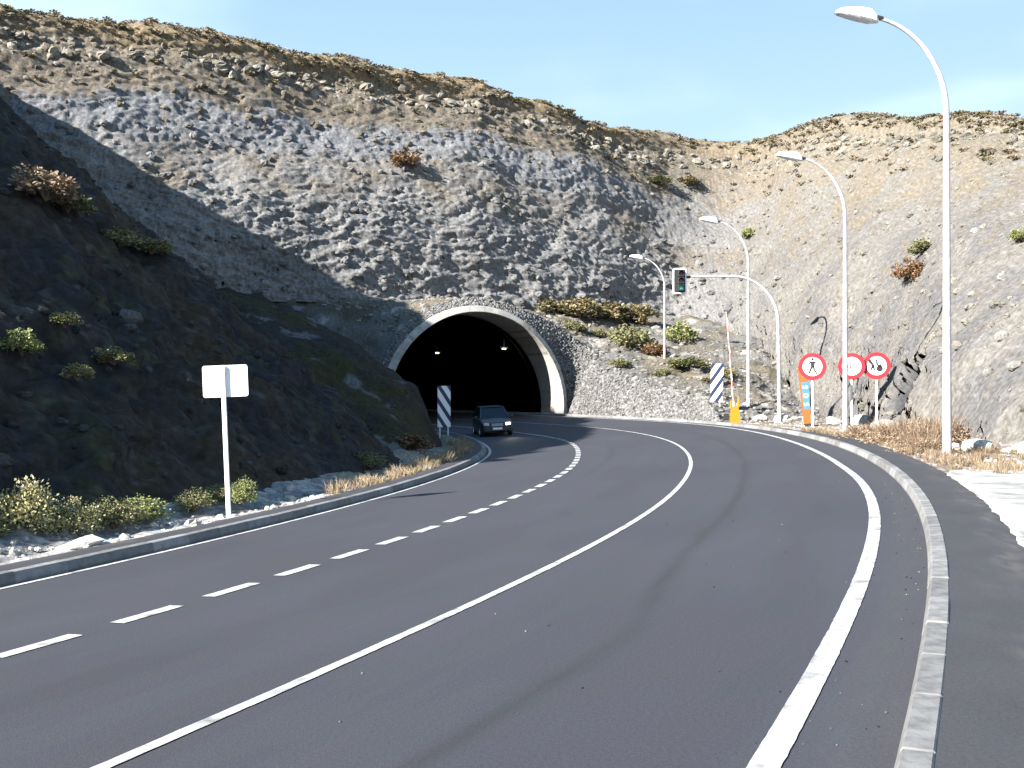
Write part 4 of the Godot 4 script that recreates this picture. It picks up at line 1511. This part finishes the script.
# ------------------------------------------------------------------ the car coming out
func build_car() -> void:
	var d := 10.35
	var at := at_road(51.0, d)
	var th := head_at(51.0)
	var t := base("oncoming_car", at, -th * 0.65 + deg_to_rad(-3))
	t.rotation.z = 0.05
	t.scale = Vector3.ONE * 0.9
	t.position.x += 0.2
	tag(t, "dark car leaving the tunnel with one headlight shining", "car")
	# sections along the car, front at +z: [z, half width at sill, half width at waist, sill, waist]
	var body := [[2.02, 0.60, 0.66, 0.30, 0.62], [1.95, 0.76, 0.80, 0.24, 0.74], [1.70, 0.84, 0.86, 0.22, 0.84], [1.10, 0.86, 0.88, 0.22, 0.95], [0.2, 0.86, 0.885, 0.22, 0.98], [-1.2, 0.86, 0.885, 0.22, 1.0], [-1.9, 0.84, 0.86, 0.24, 1.0], [-2.05, 0.74, 0.78, 0.30, 0.95]]
	var s := Soup.new()
	for i in body.size() - 1:
		var r := []
		for k in 2:
			var q: Array = body[i + k]
			r.append([Vector3(-q[1], q[3], q[0]), Vector3(-q[2], lerpf(q[3], q[4], 0.55), q[0]), Vector3(-q[2] * 0.97, q[4] - 0.05, q[0]), Vector3(-q[2] * 0.90, q[4], q[0]), Vector3(0, q[4] + 0.02, q[0]), Vector3(q[2] * 0.90, q[4], q[0]), Vector3(q[2] * 0.97, q[4] - 0.05, q[0]), Vector3(q[2], lerpf(q[3], q[4], 0.55), q[0]), Vector3(q[1], q[3], q[0])])
		for k in 8:
			var m: Vector3 = (r[0][k] + r[1][k + 1]) * 0.5
			s.quad(r[0][k], r[0][k + 1], r[1][k + 1], r[1][k], m - Vector3(0, 0.5, m.z))
		s.quad(r[0][0], r[0][8], r[1][8], r[1][0], Vector3.DOWN)
		if i == 0 or i == body.size() - 2:
			var e: Array = r[0] if i == 0 else r[1]
			for k in range(1, 8):
				s.tri(e[0], e[k], e[k + 1], Vector3(0, 0, 1 if i == 0 else -1))
	obj("body", s.mesh(), M.carpaint, t)
	# cabin: waist ring and roof ring
	var lo := [Vector3(-0.80, 0.96, 1.12), Vector3(0.80, 0.96, 1.12), Vector3(0.82, 1.0, -1.85), Vector3(-0.82, 1.0, -1.85)]
	var hi := [Vector3(-0.62, 1.55, 0.28), Vector3(0.62, 1.55, 0.28), Vector3(0.64, 1.58, -1.55), Vector3(-0.64, 1.58, -1.55)]
	s = Soup.new()
	s.box(Vector3(0, 1.575, -0.63), Vector3(1.24, 0.06, 1.90), 0.028)
	obj("roof", s.mesh(), M.carpaint, t)
	s = Soup.new()
	s.quad(lo[0], lo[1], hi[1], hi[0], Vector3(0, 0.4, 1))
	obj("windscreen", s.mesh(), M.glass, t)
	s = Soup.new()
	s.quad(lo[3], lo[2], hi[2], hi[3], Vector3(0, 0.4, -1))
	obj("rear_window", s.mesh(), M.glass, t)
	for w in [0, 1]:
		s = Soup.new()
		var i0 := 0 if w == 0 else 1
		var i1 := 3 if w == 0 else 2
		s.quad(lo[i0], lo[i1], hi[i1], hi[i0], Vector3(-1 if w == 0 else 1, 0.3, 0))
		obj("side_window", s.mesh(), M.glass, t)
		s = Soup.new()
		s.tube([lo[i0] + Vector3(0, 0, 0.01), hi[i0] + Vector3(0, 0.01, 0.01)], [0.04, 0.035], 8)
		obj("windscreen_pillar", s.mesh(), M.carpaint, t)
	s = Soup.new()
	s.box(Vector3(0, 0.38, 2.0), Vector3(1.50, 0.24, 0.12), 0.04)
	var bumper := obj("bumper", s.mesh(), M.black, t)
	s = Soup.new()
	s.box(Vector3(0, 0.43, 2.068), Vector3(0.52, 0.115, 0.012), 0.003)
	obj("number_plate", s.mesh(), M.white, bumper)
	s = Soup.new()
	for k in 3:
		s.box(Vector3(0, 0.58 + 0.05 * k, 2.015), Vector3(0.62, 0.022, 0.02), 0.004)
	obj("grille", s.mesh(), M.alu, t)
	for x in [-1.0, 1.0]:
		s = Soup.new()
		var o := Vector3(x * 0.60, 0.665, 1.975)
		s.box(o, Vector3(0.30, 0.16, 0.10), 0.035, Basis(Vector3.UP, x * 0.28))
		var lm := mat(lin(0.55, 0.57, 0.6), 0.15)
		if x > 0:
			lm.emission_enabled = true
			lm.emission = Color(1.0, 0.97, 0.9)
			lm.emission_energy_multiplier = 1.0
		obj("headlight", s.mesh(), lm, t)
		if x > 0:
			var sp := SpotLight3D.new()
			sp.name = "headlight_beam"
			sp.light_energy = 0.5
			sp.light_color = Color(1.0, 0.97, 0.9)
			sp.spot_angle = 22.0
			sp.spot_range = 60.0
			sp.spot_attenuation = 2.0
			sp.light_size = 0.08
			sp.shadow_enabled = true
			sp.position = o + Vector3(0, 0, 0.12)
			sp.rotation = Vector3(deg_to_rad(-6.0), PI, 0)
			t.add_child(sp)
		s = Soup.new()
		s.box(Vector3(x * 0.99, 1.04, 0.86), Vector3(0.20, 0.14, 0.10), 0.035)
		obj("mirror", s.mesh(), M.carpaint, t)
		for z in [1.28, -1.28]:
			var wh := Node3D.new()
			wh.name = "wheel"
			t.add_child(wh, true)
			wh.position = Vector3(x * 0.80, 0.31, z)
			wh.rotation.y = PI * 0.5
			s = Soup.new()
			s.lathe([[0.19, -0.10], [0.28, -0.105], [0.31, -0.08], [0.31, 0.08], [0.28, 0.105], [0.19, 0.10]], 28)
			obj("tyre", s.mesh(), M.rubber, wh)
			s = Soup.new()
			s.lathe([[0.0, 0.07 * x], [0.06, 0.08 * x], [0.18, 0.06 * x], [0.195, 0.09 * x]], 24)
			obj("rim", s.mesh(), M.alu, wh)

# ------------------------------------------------------------------ plants
func bush_mesh(sd: int, w: float, h: float, leaves: int, leaf: float, cols: Array, wild := 0.35) -> ArrayMesh:
	# leaves gathered in clumps over an uneven mound
	var r := RandomNumberGenerator.new()
	r.seed = sd
	var s := Soup.new()
	var clumps := []
	for k in maxi(7, int(leaves / 45)):
		var a := r.randf() * TAU
		var e := pow(r.randf(), 0.7)
		var rad := sqrt(r.randf()) * 0.5 * w
		var top := h * (1.0 - wild * r.randf()) * sqrt(maxf(0.05, 1.0 - pow(rad / (0.56 * w), 2.0)))
		clumps.append([Vector3(cos(a) * rad, top * (0.25 + 0.75 * e), sin(a) * rad), r.randf_range(0.10, 0.24) * minf(w, h * 1.6), r.randf_range(0.72, 1.28), r.randi() % cols.size()])
	for k in leaves:
		var q: Array = clumps[r.randi() % clumps.size()]
		var d := Vector3(r.randfn(), r.randfn() * 0.8, r.randfn()).normalized() * pow(r.randf(), 0.5)
		var p: Vector3 = q[0] + d * q[1]
		p.y = maxf(p.y, 0.02)
		var up := (d + Vector3(r.randfn(), r.randfn() + 0.7, r.randfn()) * 0.7).normalized()
		var side := up.cross(Vector3(r.randfn(), r.randfn(), r.randfn())).normalized()
		var n := up.cross(side)
		var l := leaf * r.randf_range(0.6, 1.4)
		var c: Color = cols[q[3]] if r.randf() < 0.7 else cols[r.randi() % cols.size()]
		s.tint = c * (1.15 * q[2] * r.randf_range(0.75, 1.25))
		var a := p
		var b := p + up * l * 0.55 + side * l * 0.32
		var e := p + up * l
		var f := p + up * l * 0.55 - side * l * 0.32
		s.tri(a, b, e, n)
		s.tri(a, e, f, n)
	return s.mesh()

func stem_mesh(sd: int, w: float, h: float, n: int) -> ArrayMesh:
	var r := RandomNumberGenerator.new()
	r.seed = sd
	var s := Soup.new()
	for k in n:
		var a := r.randf() * TAU
		var e := Vector3(cos(a) * w * 0.42 * r.randf(), h * r.randf_range(0.45, 0.95), sin(a) * w * 0.42 * r.randf())
		var m := e * 0.5 + Vector3(r.randfn(), 0, r.randfn()) * w * 0.05
		s.tube([Vector3(0, -0.08, 0), m, e], [0.012 + 0.012 * h, 0.008 + 0.006 * h, 0.003], 5, false)
	return s.mesh()

func bush(called: String, at: Vector3, mesh: Mesh, stems: Mesh, sc: Vector3, label: String, group: String) -> Node3D:
	var t := base(called, at, rng.randf() * TAU)
	t.scale = sc
	obj("foliage", mesh, M.leaf, t)
	obj("stems", stems, M.twig, t)
	tag(t, label, "bush", group)
	return t

func build_plants() -> void:
	var olive := [Color(0.105, 0.11, 0.045), Color(0.14, 0.135, 0.06), Color(0.075, 0.09, 0.035), Color(0.18, 0.165, 0.085)]
	var fresh := [Color(0.12, 0.14, 0.042), Color(0.17, 0.185, 0.065), Color(0.08, 0.105, 0.034), Color(0.21, 0.215, 0.10)]
	var gold := [Color(0.155, 0.115, 0.050), Color(0.13, 0.105, 0.045), Color(0.095, 0.09, 0.04), Color(0.17, 0.14, 0.08)]
	var rust := [Color(0.155, 0.078, 0.034), Color(0.12, 0.066, 0.034), Color(0.18, 0.10, 0.05), Color(0.095, 0.066, 0.036)]
	var dry := [Color(0.19, 0.125, 0.085), Color(0.23, 0.16, 0.11), Color(0.13, 0.09, 0.06), Color(0.26, 0.20, 0.14)]
	var cream := [Color(0.28, 0.25, 0.125), Color(0.21, 0.205, 0.09), Color(0.14, 0.15, 0.06), Color(0.34, 0.31, 0.20)]
	var stems := [stem_mesh(1, 1.0, 1.0, 14), stem_mesh(2, 1.0, 1.0, 10)]
	var near := [bush_mesh(11, 1.0, 1.0, 4200, 0.055, cream), bush_mesh(12, 1.0, 1.0, 4200, 0.06, fresh), bush_mesh(13, 1.0, 1.0, 3600, 0.055, olive)]
	var far := {"olive": [], "fresh": [], "gold": [], "rust": [], "dry": []}
	for k in 2:
		far.olive.append(bush_mesh(21 + k, 1.0, 1.0, 1500, 0.10, olive))
		far.fresh.append(bush_mesh(31 + k, 1.0, 1.0, 1500, 0.10, fresh))
		far.gold.append(bush_mesh(41 + k, 1.0, 1.0, 1500, 0.10, gold))
		far.rust.append(bush_mesh(51 + k, 1.0, 1.0, 1500, 0.10, rust))
		far.dry.append(bush_mesh(61 + k, 1.0, 1.0, 1500, 0.10, dry))
	# row at the foot of the left slope
	var g := "bushes along the left verge"
	for q in [[-7.75, -0.62, 15.9, 1.15, 1.15, 0, "largest pale leafy bush at the left edge, on the verge"], [-7.15, -0.62, 16.3, 0.95, 0.72, 0, "pale bush just right of the largest bush on the left verge"], [-8.3, -0.6, 15.2, 1.3, 0.55, 2, "low dull bush under the largest bush at the left edge"], [-6.75, -0.60, 17.0, 1.0, 0.62, 2, "olive bush in the middle of the left verge row"],
		[-6.75, -0.62, 17.9, 1.15, 0.55, 1, "bright green low bush left of the sign seen from behind"], [-6.15, -0.58, 19.3, 0.8, 0.5, 2, "small dark green bush close left of the sign post"], [-5.35, -0.52, 20.0, 0.55, 0.6, 1, "thin sprig of a plant behind the sign post"], [-5.9, -0.55, 20.6, 1.1, 0.45, 2, "low dark bush behind the sign post"], [-4.35, -0.55, 29.6, 1.3, 0.55, 2, "dark green bush beside the dry grass farther along the left verge"], [-3.9, -0.58, 39.2, 1.7, 0.7, 3, "russet bush on the left verge below the striped board"]]:
		var m: Mesh = near[q[5]] if q[5] < 3 else far.rust[0]
		bush("verge_bush", P(q[0], q[1], q[2]), m, stems[0], Vector3(q[3], q[4], q[3]) * 0.88, q[6], g)
	# bushes on the slopes: bearing and height as tangents from the camera's eye
	g = "bushes on the shaded left slope"
	for q in [[-0.495, 0.033, "fresh", 0.7, 0.5, "pale green bush low at the left edge, above the verge bushes"], [-0.452, 0.055, "olive", 0.55, 0.35, "small bush halfway up the shaded slope above the verge bushes"], [-0.44, 0.005, "olive", 0.5, 0.35, "tiny bush on the shaded slope just above the verge row"], [-0.472, 0.188, "dry", 1.4, 0.75, "dry brown bush high on the shaded slope near the left edge"], [-0.448, 0.175, "olive", 1.1, 0.6, "dark bush beside the dry brown bush high on the shaded slope"], [-0.398, 0.135, "olive", 1.1, 0.6, "lone dark bush right of the dry brown one, high on the shaded slope"], [-0.365, 0.13, "olive", 1.1, 0.5, "dark green clump on the far end of the shaded slope"], [-0.405, 0.02, "olive", 0.7, 0.4, "small dark bush low on the shaded slope left of the sign"]]:
		var a := spot("hill", q[0], q[1])
		bush("slope_bush", a[0] + a[1] * 0.18, far[q[2]][rng.randi() % 2], stems[1], Vector3(q[3], q[4], q[3]), q[5], g)
	g = "bushes on the bank above the rubble wing wall"
	for q in [[0.045, 0.074, "gold", 2.8, 1.5, "golden bush on the bank close to the arch crown"], [0.068, 0.072, "gold", 3.4, 1.8, "broad golden bush under the cliff right of the arch"], [0.095, 0.070, "gold", 3.0, 1.6, "golden bush at the right end of the golden row"], [0.062, 0.058, "olive", 1.6, 0.9, "olive bush below the golden row, nearest the arch"], [0.088, 0.052, "olive", 1.4, 0.8, "small olive bush below the broad golden bush"], [0.128, 0.066, "gold", 2.6, 1.8, "golden green bush left of the farthest lamp pole"], [0.118, 0.040, "olive", 3.0, 1.9, "large olive bush in the middle of the bank"], [0.142, 0.034, "rust", 1.9, 1.0, "russet bush beside the farthest lamp pole"], [0.168, 0.048, "fresh", 2.1, 1.5, "bright green bush right of the farthest lamp pole"], [0.176, 0.021, "olive", 2.3, 0.9, "low olive bush left of the striped board on the bank"], [0.150, 0.014, "olive", 1.3, 0.6, "small bush low on the bank above the wall"], [0.108, 0.022, "olive", 1.3, 0.7, "small green bush at the top edge of the rubble wall"], [0.212, 0.010, "olive", 1.3, 0.8, "small olive bush behind the raised barrier boom"], [0.198, 0.006, "gold", 1.2, 0.5, "low dry bush behind the right striped board"]]:
		var a := spot("fill", q[0], q[1])
		bush("bank_bush", a[0] - Vector3(0, 0.08, 0), far[q[2]][rng.randi() % 2], stems[1], Vector3(q[3], q[4], q[3]), q[5], g)
	g = "bushes clinging to the rock faces"
	for q in [[-0.107, 0.221, "rust", 2.2, 1.5, "lone orange brown bush high on the grey cliff face"], [0.238, 0.151, "fresh", 1.2, 0.9, "small green bush on the right face near the second lamp head"], [0.41, 0.134, "olive", 1.2, 0.9, "olive bush on the right face left of the nearest lamp pole"], [0.40, 0.108, "rust", 1.5, 1.2, "russet bush on the right face left of the nearest lamp pole"], [0.148, 0.204, "olive", 2.2, 0.9, "olive clump below the crest near the corner of the cutting"], [0.175, 0.203, "gold", 2.4, 0.9, "golden clump below the crest at the corner of the cutting"], [0.508, 0.147, "fresh", 0.8, 0.6, "small green bush at the right edge, halfway up the face"], [0.262, 0.0, "fresh", 1.2, 0.7, "bright green bush at the foot of the right face near the signs"]]:
		var a := spot("cliff", q[0], q[1])
		bush("cliff_bush", a[0] + a[1] * 0.05, far[q[2]][rng.randi() % 2], stems[1], Vector3(q[3], q[4], q[3]), q[5], g)
	# dry brush round the foot of the nearest lamp
	var twigs := brush_mesh(71, 1.0, 1.1, 620, dry)
	var withered := bush_mesh(73, 1.25, 0.8, 4200, 0.042, dry, 0.6)
	g = "dry brown brush beside the nearest lamp"
	for q in [[10.6, 25.6, 1.3, 0.75, "dry brown brush just behind the nearest lamp pole"], [11.3, 27.5, 1.6, 1.1, "tall dry brown brush left of the nearest lamp pole"], [11.6, 30.0, 1.9, 1.2, "dry brown brush in the middle between two lamp poles"], [11.9, 33.5, 1.8, 0.8, "dry brown brush nearest the second lamp pole"], [12.2, 28.5, 1.8, 1.5, "tallest dry brush against the dark overhang of rock"], [11.9, 25.2, 1.1, 0.45, "low dry brush right of the nearest lamp pole"]]:
		var t := base("dry_brush", P(q[0], 0.08, q[1]), rng.randf() * TAU)
		t.scale = Vector3(q[2] * 0.85, q[3] * 0.7, q[2] * 0.85)
		obj("twigs", twigs, M.leaf, t)
		obj("foliage", withered, M.leaf, t)
		tag(t, q[4], "brush", g)
	# dry grass: right verge and left verge
	var blades := brush_mesh(72, 0.5, 0.45, 90, [Color(0.25, 0.20, 0.14), Color(0.20, 0.15, 0.10), Color(0.29, 0.25, 0.18)])
	var tr := []
	var cs := []
	for k in 420:
		var s := rng.randf_range(15.5, 36.0)
		var p := at_road(s, -(1.05 + 0.5 * smooth(20.0, 12.0, s) + absf(rng.randfn(0.0, 1.0)) * 1.2 - 0.5 * smooth(28.0, 36.0, s)))
		p.y = 0.09
		var z := rng.randf_range(0.25, 0.75)
		tr.append(Transform3D(Basis(Vector3.UP, rng.randf() * TAU).scaled(Vector3(z, z * rng.randf_range(0.5, 1.0), z)), p))
		var v := rng.randf_range(0.7, 1.15)
		cs.append(Color(v, v * rng.randf_range(0.88, 1.0), v * rng.randf_range(0.8, 1.0)))
	var mm := scatter_mesh(blades, true)
	fill_multi(mm, tr, cs)
	tag(multi("dry_grass", mm, M.leaf), "dry straw coloured grass on the right verge by the nearest lamp", "grass", "", "stuff")
	tr = []
	cs = []
	for k in 240:
		var s := rng.randf_range(14.0, 40.0)
		var d := kerb_left(s) + 0.62 + absf(rng.randfn(0.0, 0.35))
		if s < 17.0 and rng.randf() < 0.5:
			continue
		var p := at_road(s, d)
		p.y = -BANK * kerb_left(s) + 0.06
		var z := rng.randf_range(0.3, 1.0) * (1.0 if rng.randf() < 0.85 else 1.7)
		tr.append(Transform3D(Basis(Vector3.UP, rng.randf() * TAU).scaled(Vector3(z * 0.9, z * 0.62, z * 0.9)), p))
		var v := rng.randf_range(0.75, 1.2)
		cs.append(Color(v, v * rng.randf_range(0.9, 1.0), v * rng.randf_range(0.75, 1.0)))
	mm = scatter_mesh(blades, true)
	fill_multi(mm, tr, cs)
	tag(multi("dry_grass", mm, M.leaf), "dry yellow grass tufts along the left pavement", "grass", "", "stuff")
	# scrub along the crests, too thick to count
	tr = []
	cs = []
	var pts: PackedVector3Array = survey.cliff
	var rows: int = survey.cliff_rows
	var cols := pts.size() / rows
	for k in 2400:
		var i := rng.randi_range(150, cols - 200)
		var right := i > cols * 0.5
		var j := int(rows * (rng.randf_range(0.79, 0.935) if rng.randf() < 0.75 else rng.randf_range(0.62, 0.80)))
		if not right and j < rows * 0.80 and rng.randf() < 0.6:
			continue
		var p := pts[i * rows + j]
		var z := rng.randf_range(0.25, 0.8)
		tr.append(Transform3D(Basis(Vector3.UP, rng.randf() * TAU).scaled(Vector3(z, z * 0.5, z)), p - Vector3(0, 0.05, 0)))
		var v := rng.randf_range(0.55, 1.1)
		cs.append(Color(v, v * rng.randf_range(0.92, 1.05), v * rng.randf_range(0.9, 1.3)))
	mm = scatter_mesh(bush_mesh(81, 1.0, 1.0, 160, 0.22, [Color(0.19, 0.165, 0.09), Color(0.25, 0.205, 0.125), Color(0.15, 0.145, 0.075), Color(0.28, 0.22, 0.135)]), true)
	fill_multi(mm, tr, cs)
	tag(multi("crest_scrub", mm, M.leaf), "low brown scrub covering the crest of the cutting", "scrub", "", "stuff")

func brush_mesh(sd: int, w: float, h: float, n: int, cols: Array) -> ArrayMesh:
	# thin dry stalks leaning outwards
	var r := RandomNumberGenerator.new()
	r.seed = sd
	var s := Soup.new()
	for k in n:
		var a := r.randf() * TAU
		var q := sqrt(r.randf()) * w * 0.32
		var p := Vector3(cos(a) * q, 0, sin(a) * q)
		var lean := Vector3(cos(a), 0, sin(a)) * w * r.randf_range(0.0, 0.35) + Vector3(r.randfn(), 0, r.randfn()) * w * 0.10
		var e := p + lean + Vector3(0, h * r.randf_range(0.35, 1.0), 0)
		var m := p.lerp(e, 0.55) - lean * 0.18
		var side := Vector3(-sin(a), 0, cos(a)).rotated(Vector3.UP, r.randf() * PI) * 0.006
		s.tint = cols[r.randi() % cols.size()] * r.randf_range(0.7, 1.25)
		s.quad(p - side, p + side, m + side, m - side, Vector3(cos(a), 0.2, sin(a)))
		s.tri(m - side, m + side, e, Vector3(cos(a), 0.2, sin(a)))
	return s.mesh()

# ------------------------------------------------------------------ loose rock
func build_rocks() -> void:
	var shapes := rock_shapes(7, 0.8)
	# blocks one can pick out at the foot of the faces
	var g := "pale boulders at the foot of the right face"
	for q in [[11.9, 25.4, 0.42, 0.62, "largest white boulder at the foot of the right face, right of the nearest lamp"], [11.35, 25.7, 0.26, 0.60, "white boulder touching the nearest lamp pole on its right"], [12.45, 25.0, 0.22, 0.58, "small white boulder right of the largest white boulder"], [13.3, 26.0, 0.34, 0.55, "pale boulder at the right edge of the picture"], [12.9, 23.6, 0.24, 0.52, "flat pale rock in front of the boulder at the right edge"], [16.2, 46.2, 0.50, 0.46, "pale boulder behind the rightmost round sign"], [15.0, 46.8, 0.42, 0.44, "pale boulder behind the half hidden round sign"], [13.6, 36.5, 0.55, 0.36, "grey boulder in the dark hollow right of the round signs"], [14.0, 47.0, 0.40, 0.50, "pale boulder between the orange post and the second lamp pole"], [13.3, 48.8, 0.45, 0.52, "pale boulder beside the foot of the signal mast"], [12.6, 50.5, 0.36, 0.50, "pale boulder left of the signal mast"]]:
		var o := obj("boulder", shapes[rng.randi() % 7], tinted_stone(q[3]))
		o.transform = Transform3D(Basis(Vector3.UP, rng.randf() * TAU).scaled(Vector3(q[2] * 1.2, q[2], q[2])), P(q[0], 0.10 + q[2] * 0.35, q[1]))
		tag(o, q[4], "boulder", g)
	var o := obj("boulder", rock_mesh(955, 0.8), tinted_stone(0.6))
	o.transform = Transform3D(Basis(Vector3.UP, 0.6).scaled(Vector3(0.42, 0.26, 0.30)), P(-6.15, -0.50, 14.3))
	tag(o, "pale flat boulder on the left verge beside the pavement", "boulder")
	# rubble frozen in the cliff: angular blocks of every size
	var pts: PackedVector3Array = survey.cliff
	var nor: PackedVector3Array = survey.cliff_normals
	var rows: int = survey.cliff_rows
	var cols := pts.size() / rows
	var tr := [[], [], []]
	var cs := [[], [], []]
	for k in 6000:
		var i := rng.randi_range(120, cols - 160)
		var v := rng.randf()
		var right := float(i) / cols > 0.5
		if rng.randf() < 0.22:
			v = 0.735 + rng.randfn(0.0, 0.02)       # the broken bed under the crest
		elif v > 0.9:
			continue
		var j := clampi(int(v * rows), 0, rows - 1)
		var p := pts[i * rows + j]
		var z := 0.05 + 0.30 * pow(rng.randf(), 3.0)
		var h := v * 8.0 / 7.0
		var gr := rng.randf_range(0.13, 0.22)
		var c := Color(gr, gr, gr * 1.03)
		if h > 0.60:
			c = Color(gr * 1.05, gr * 0.92, gr * 0.75)
		if h > 0.80 and h < 0.88 and rng.randf() < 0.55:
			c = Color(0.27, 0.25, 0.215) * rng.randf_range(0.7, 1.3)
			z *= 1.5
		if right:
			c = Color(gr * 1.25, gr * 1.18, gr * 1.05)
			z *= 0.75
		if rng.randf() < 0.05:
			c = Color(0.28, 0.275, 0.265)
		var w := k % 3
		tr[w].append(Transform3D(rand_basis().scaled(Vector3(z * rng.randf_range(0.8, 1.6), z, z * rng.randf_range(0.8, 1.3))), p + nor[i * rows + j] * z * 0.12))
		cs[w].append(c)
	for w in 3:
		var mm := scatter_mesh(rock_mesh(970 + w, 0.85, 5, 7), true)
		fill_multi(mm, tr[w], cs[w])
		tag(multi("cliff_blocks", mm, M.stone), "angular grey and tan blocks embedded all over the cutting", "rock", "", "stuff")
	pts = survey.hill
	nor = survey.hill_normals
	rows = survey.hill_rows
	cols = pts.size() / rows
	var tl := []
	var cl := []
	for k in 2200:
		var i := rng.randi_range(20, cols - 20)
		var j := int(rng.randf_range(0.02, 0.85) * rows)
		var z := rng.randf_range(0.05, 0.15) * (1.0 if rng.randf() < 0.95 else 1.8)
		var gr := rng.randf_range(0.03, 0.085) * (1.0 if rng.randf() < 0.94 else 1.8)
		tl.append(Transform3D(rand_basis().scaled(Vector3(z * 1.3, z, z)), pts[i * rows + j] + nor[i * rows + j] * z * 0.15))
		cl.append(Color(gr, gr, gr * 1.05))
	var m2 := scatter_mesh(rock_mesh(981, 0.8, 5, 7), true)
	fill_multi(m2, tl, cl)
	tag(multi("slope_rubble", m2, M.stone), "dark loose rock strewn over the shaded left slope", "rock", "", "stuff")
	# stones and slabs on the bank over the tunnel
	pts = survey.fill
	rows = survey.fill_rows
	cols = pts.size() / rows
	tl = []
	cl = []
	for k in 2600:
		var i := rng.randi_range(int(cols * 0.40), cols - 8)
		var j := int(pow(rng.randf(), 1.3) * 0.8 * rows)
		var z := rng.randf_range(0.04, 0.16) * (1.0 if rng.randf() < 0.95 else 2.2)
		var gr := rng.randf_range(0.13, 0.34)
		tl.append(Transform3D(rand_basis().scaled(Vector3(z * 1.4, z * 0.8, z)), pts[i * rows + j]))
		cl.append(Color(gr, gr * 0.97, gr * 0.92))
	var m3 := scatter_mesh(rock_mesh(983, 0.8, 5, 7), true)
	fill_multi(m3, tl, cl)
	tag(multi("bank_stones", m3, M.stone), "loose grey stones strewn over the bank above the tunnel", "stones", "", "stuff")
	# broken stones on the two verges
	for side in 2:
		tl = []
		cl = []
		for k in 950:
			var s: float = rng.randf_range(-2.0, 40.0) if side == 1 else rng.randf_range(14.0, 52.0)
			var d: float = kerb_left(s) + 0.62 + rng.randf() * 2.2 if side == 1 else -(1.0 + rng.randf() * 4.2)
			var p := at_road(s, d)
			p.y = (-BANK * kerb_left(s) + 0.05 if side == 1 else 0.11)
			if side == 1:
				var dn := d - kerb_left(s) - 0.55
				p.y += 0.03 - 0.22 * smooth(0.3, 1.1, dn) * smooth(2.6, 1.6, dn)
			var z := rng.randf_range(0.02, 0.07) * (1.0 if rng.randf() < 0.93 else 2.4)
			var gr := rng.randf_range(0.25, 0.6)
			tl.append(Transform3D(rand_basis().scaled(Vector3(z * 1.2, z, z)), p))
			cl.append(Color(gr, gr * 0.97, gr * 0.92))
		m2 = scatter_mesh(rock_mesh(985 + side, 0.8, 5, 7), true)
		fill_multi(m2, tl, cl)
		tag(multi("verge_stones", m2, M.stone), ["pale broken stones strewn on the right verge", "pale broken stones strewn on the left verge"][side], "stones", "", "stuff")

func tinted_stone(g: float) -> StandardMaterial3D:
	var m: StandardMaterial3D = M.stone.duplicate()
	m.albedo_color = lin(g, g * 0.985, g * 0.95)
	return m
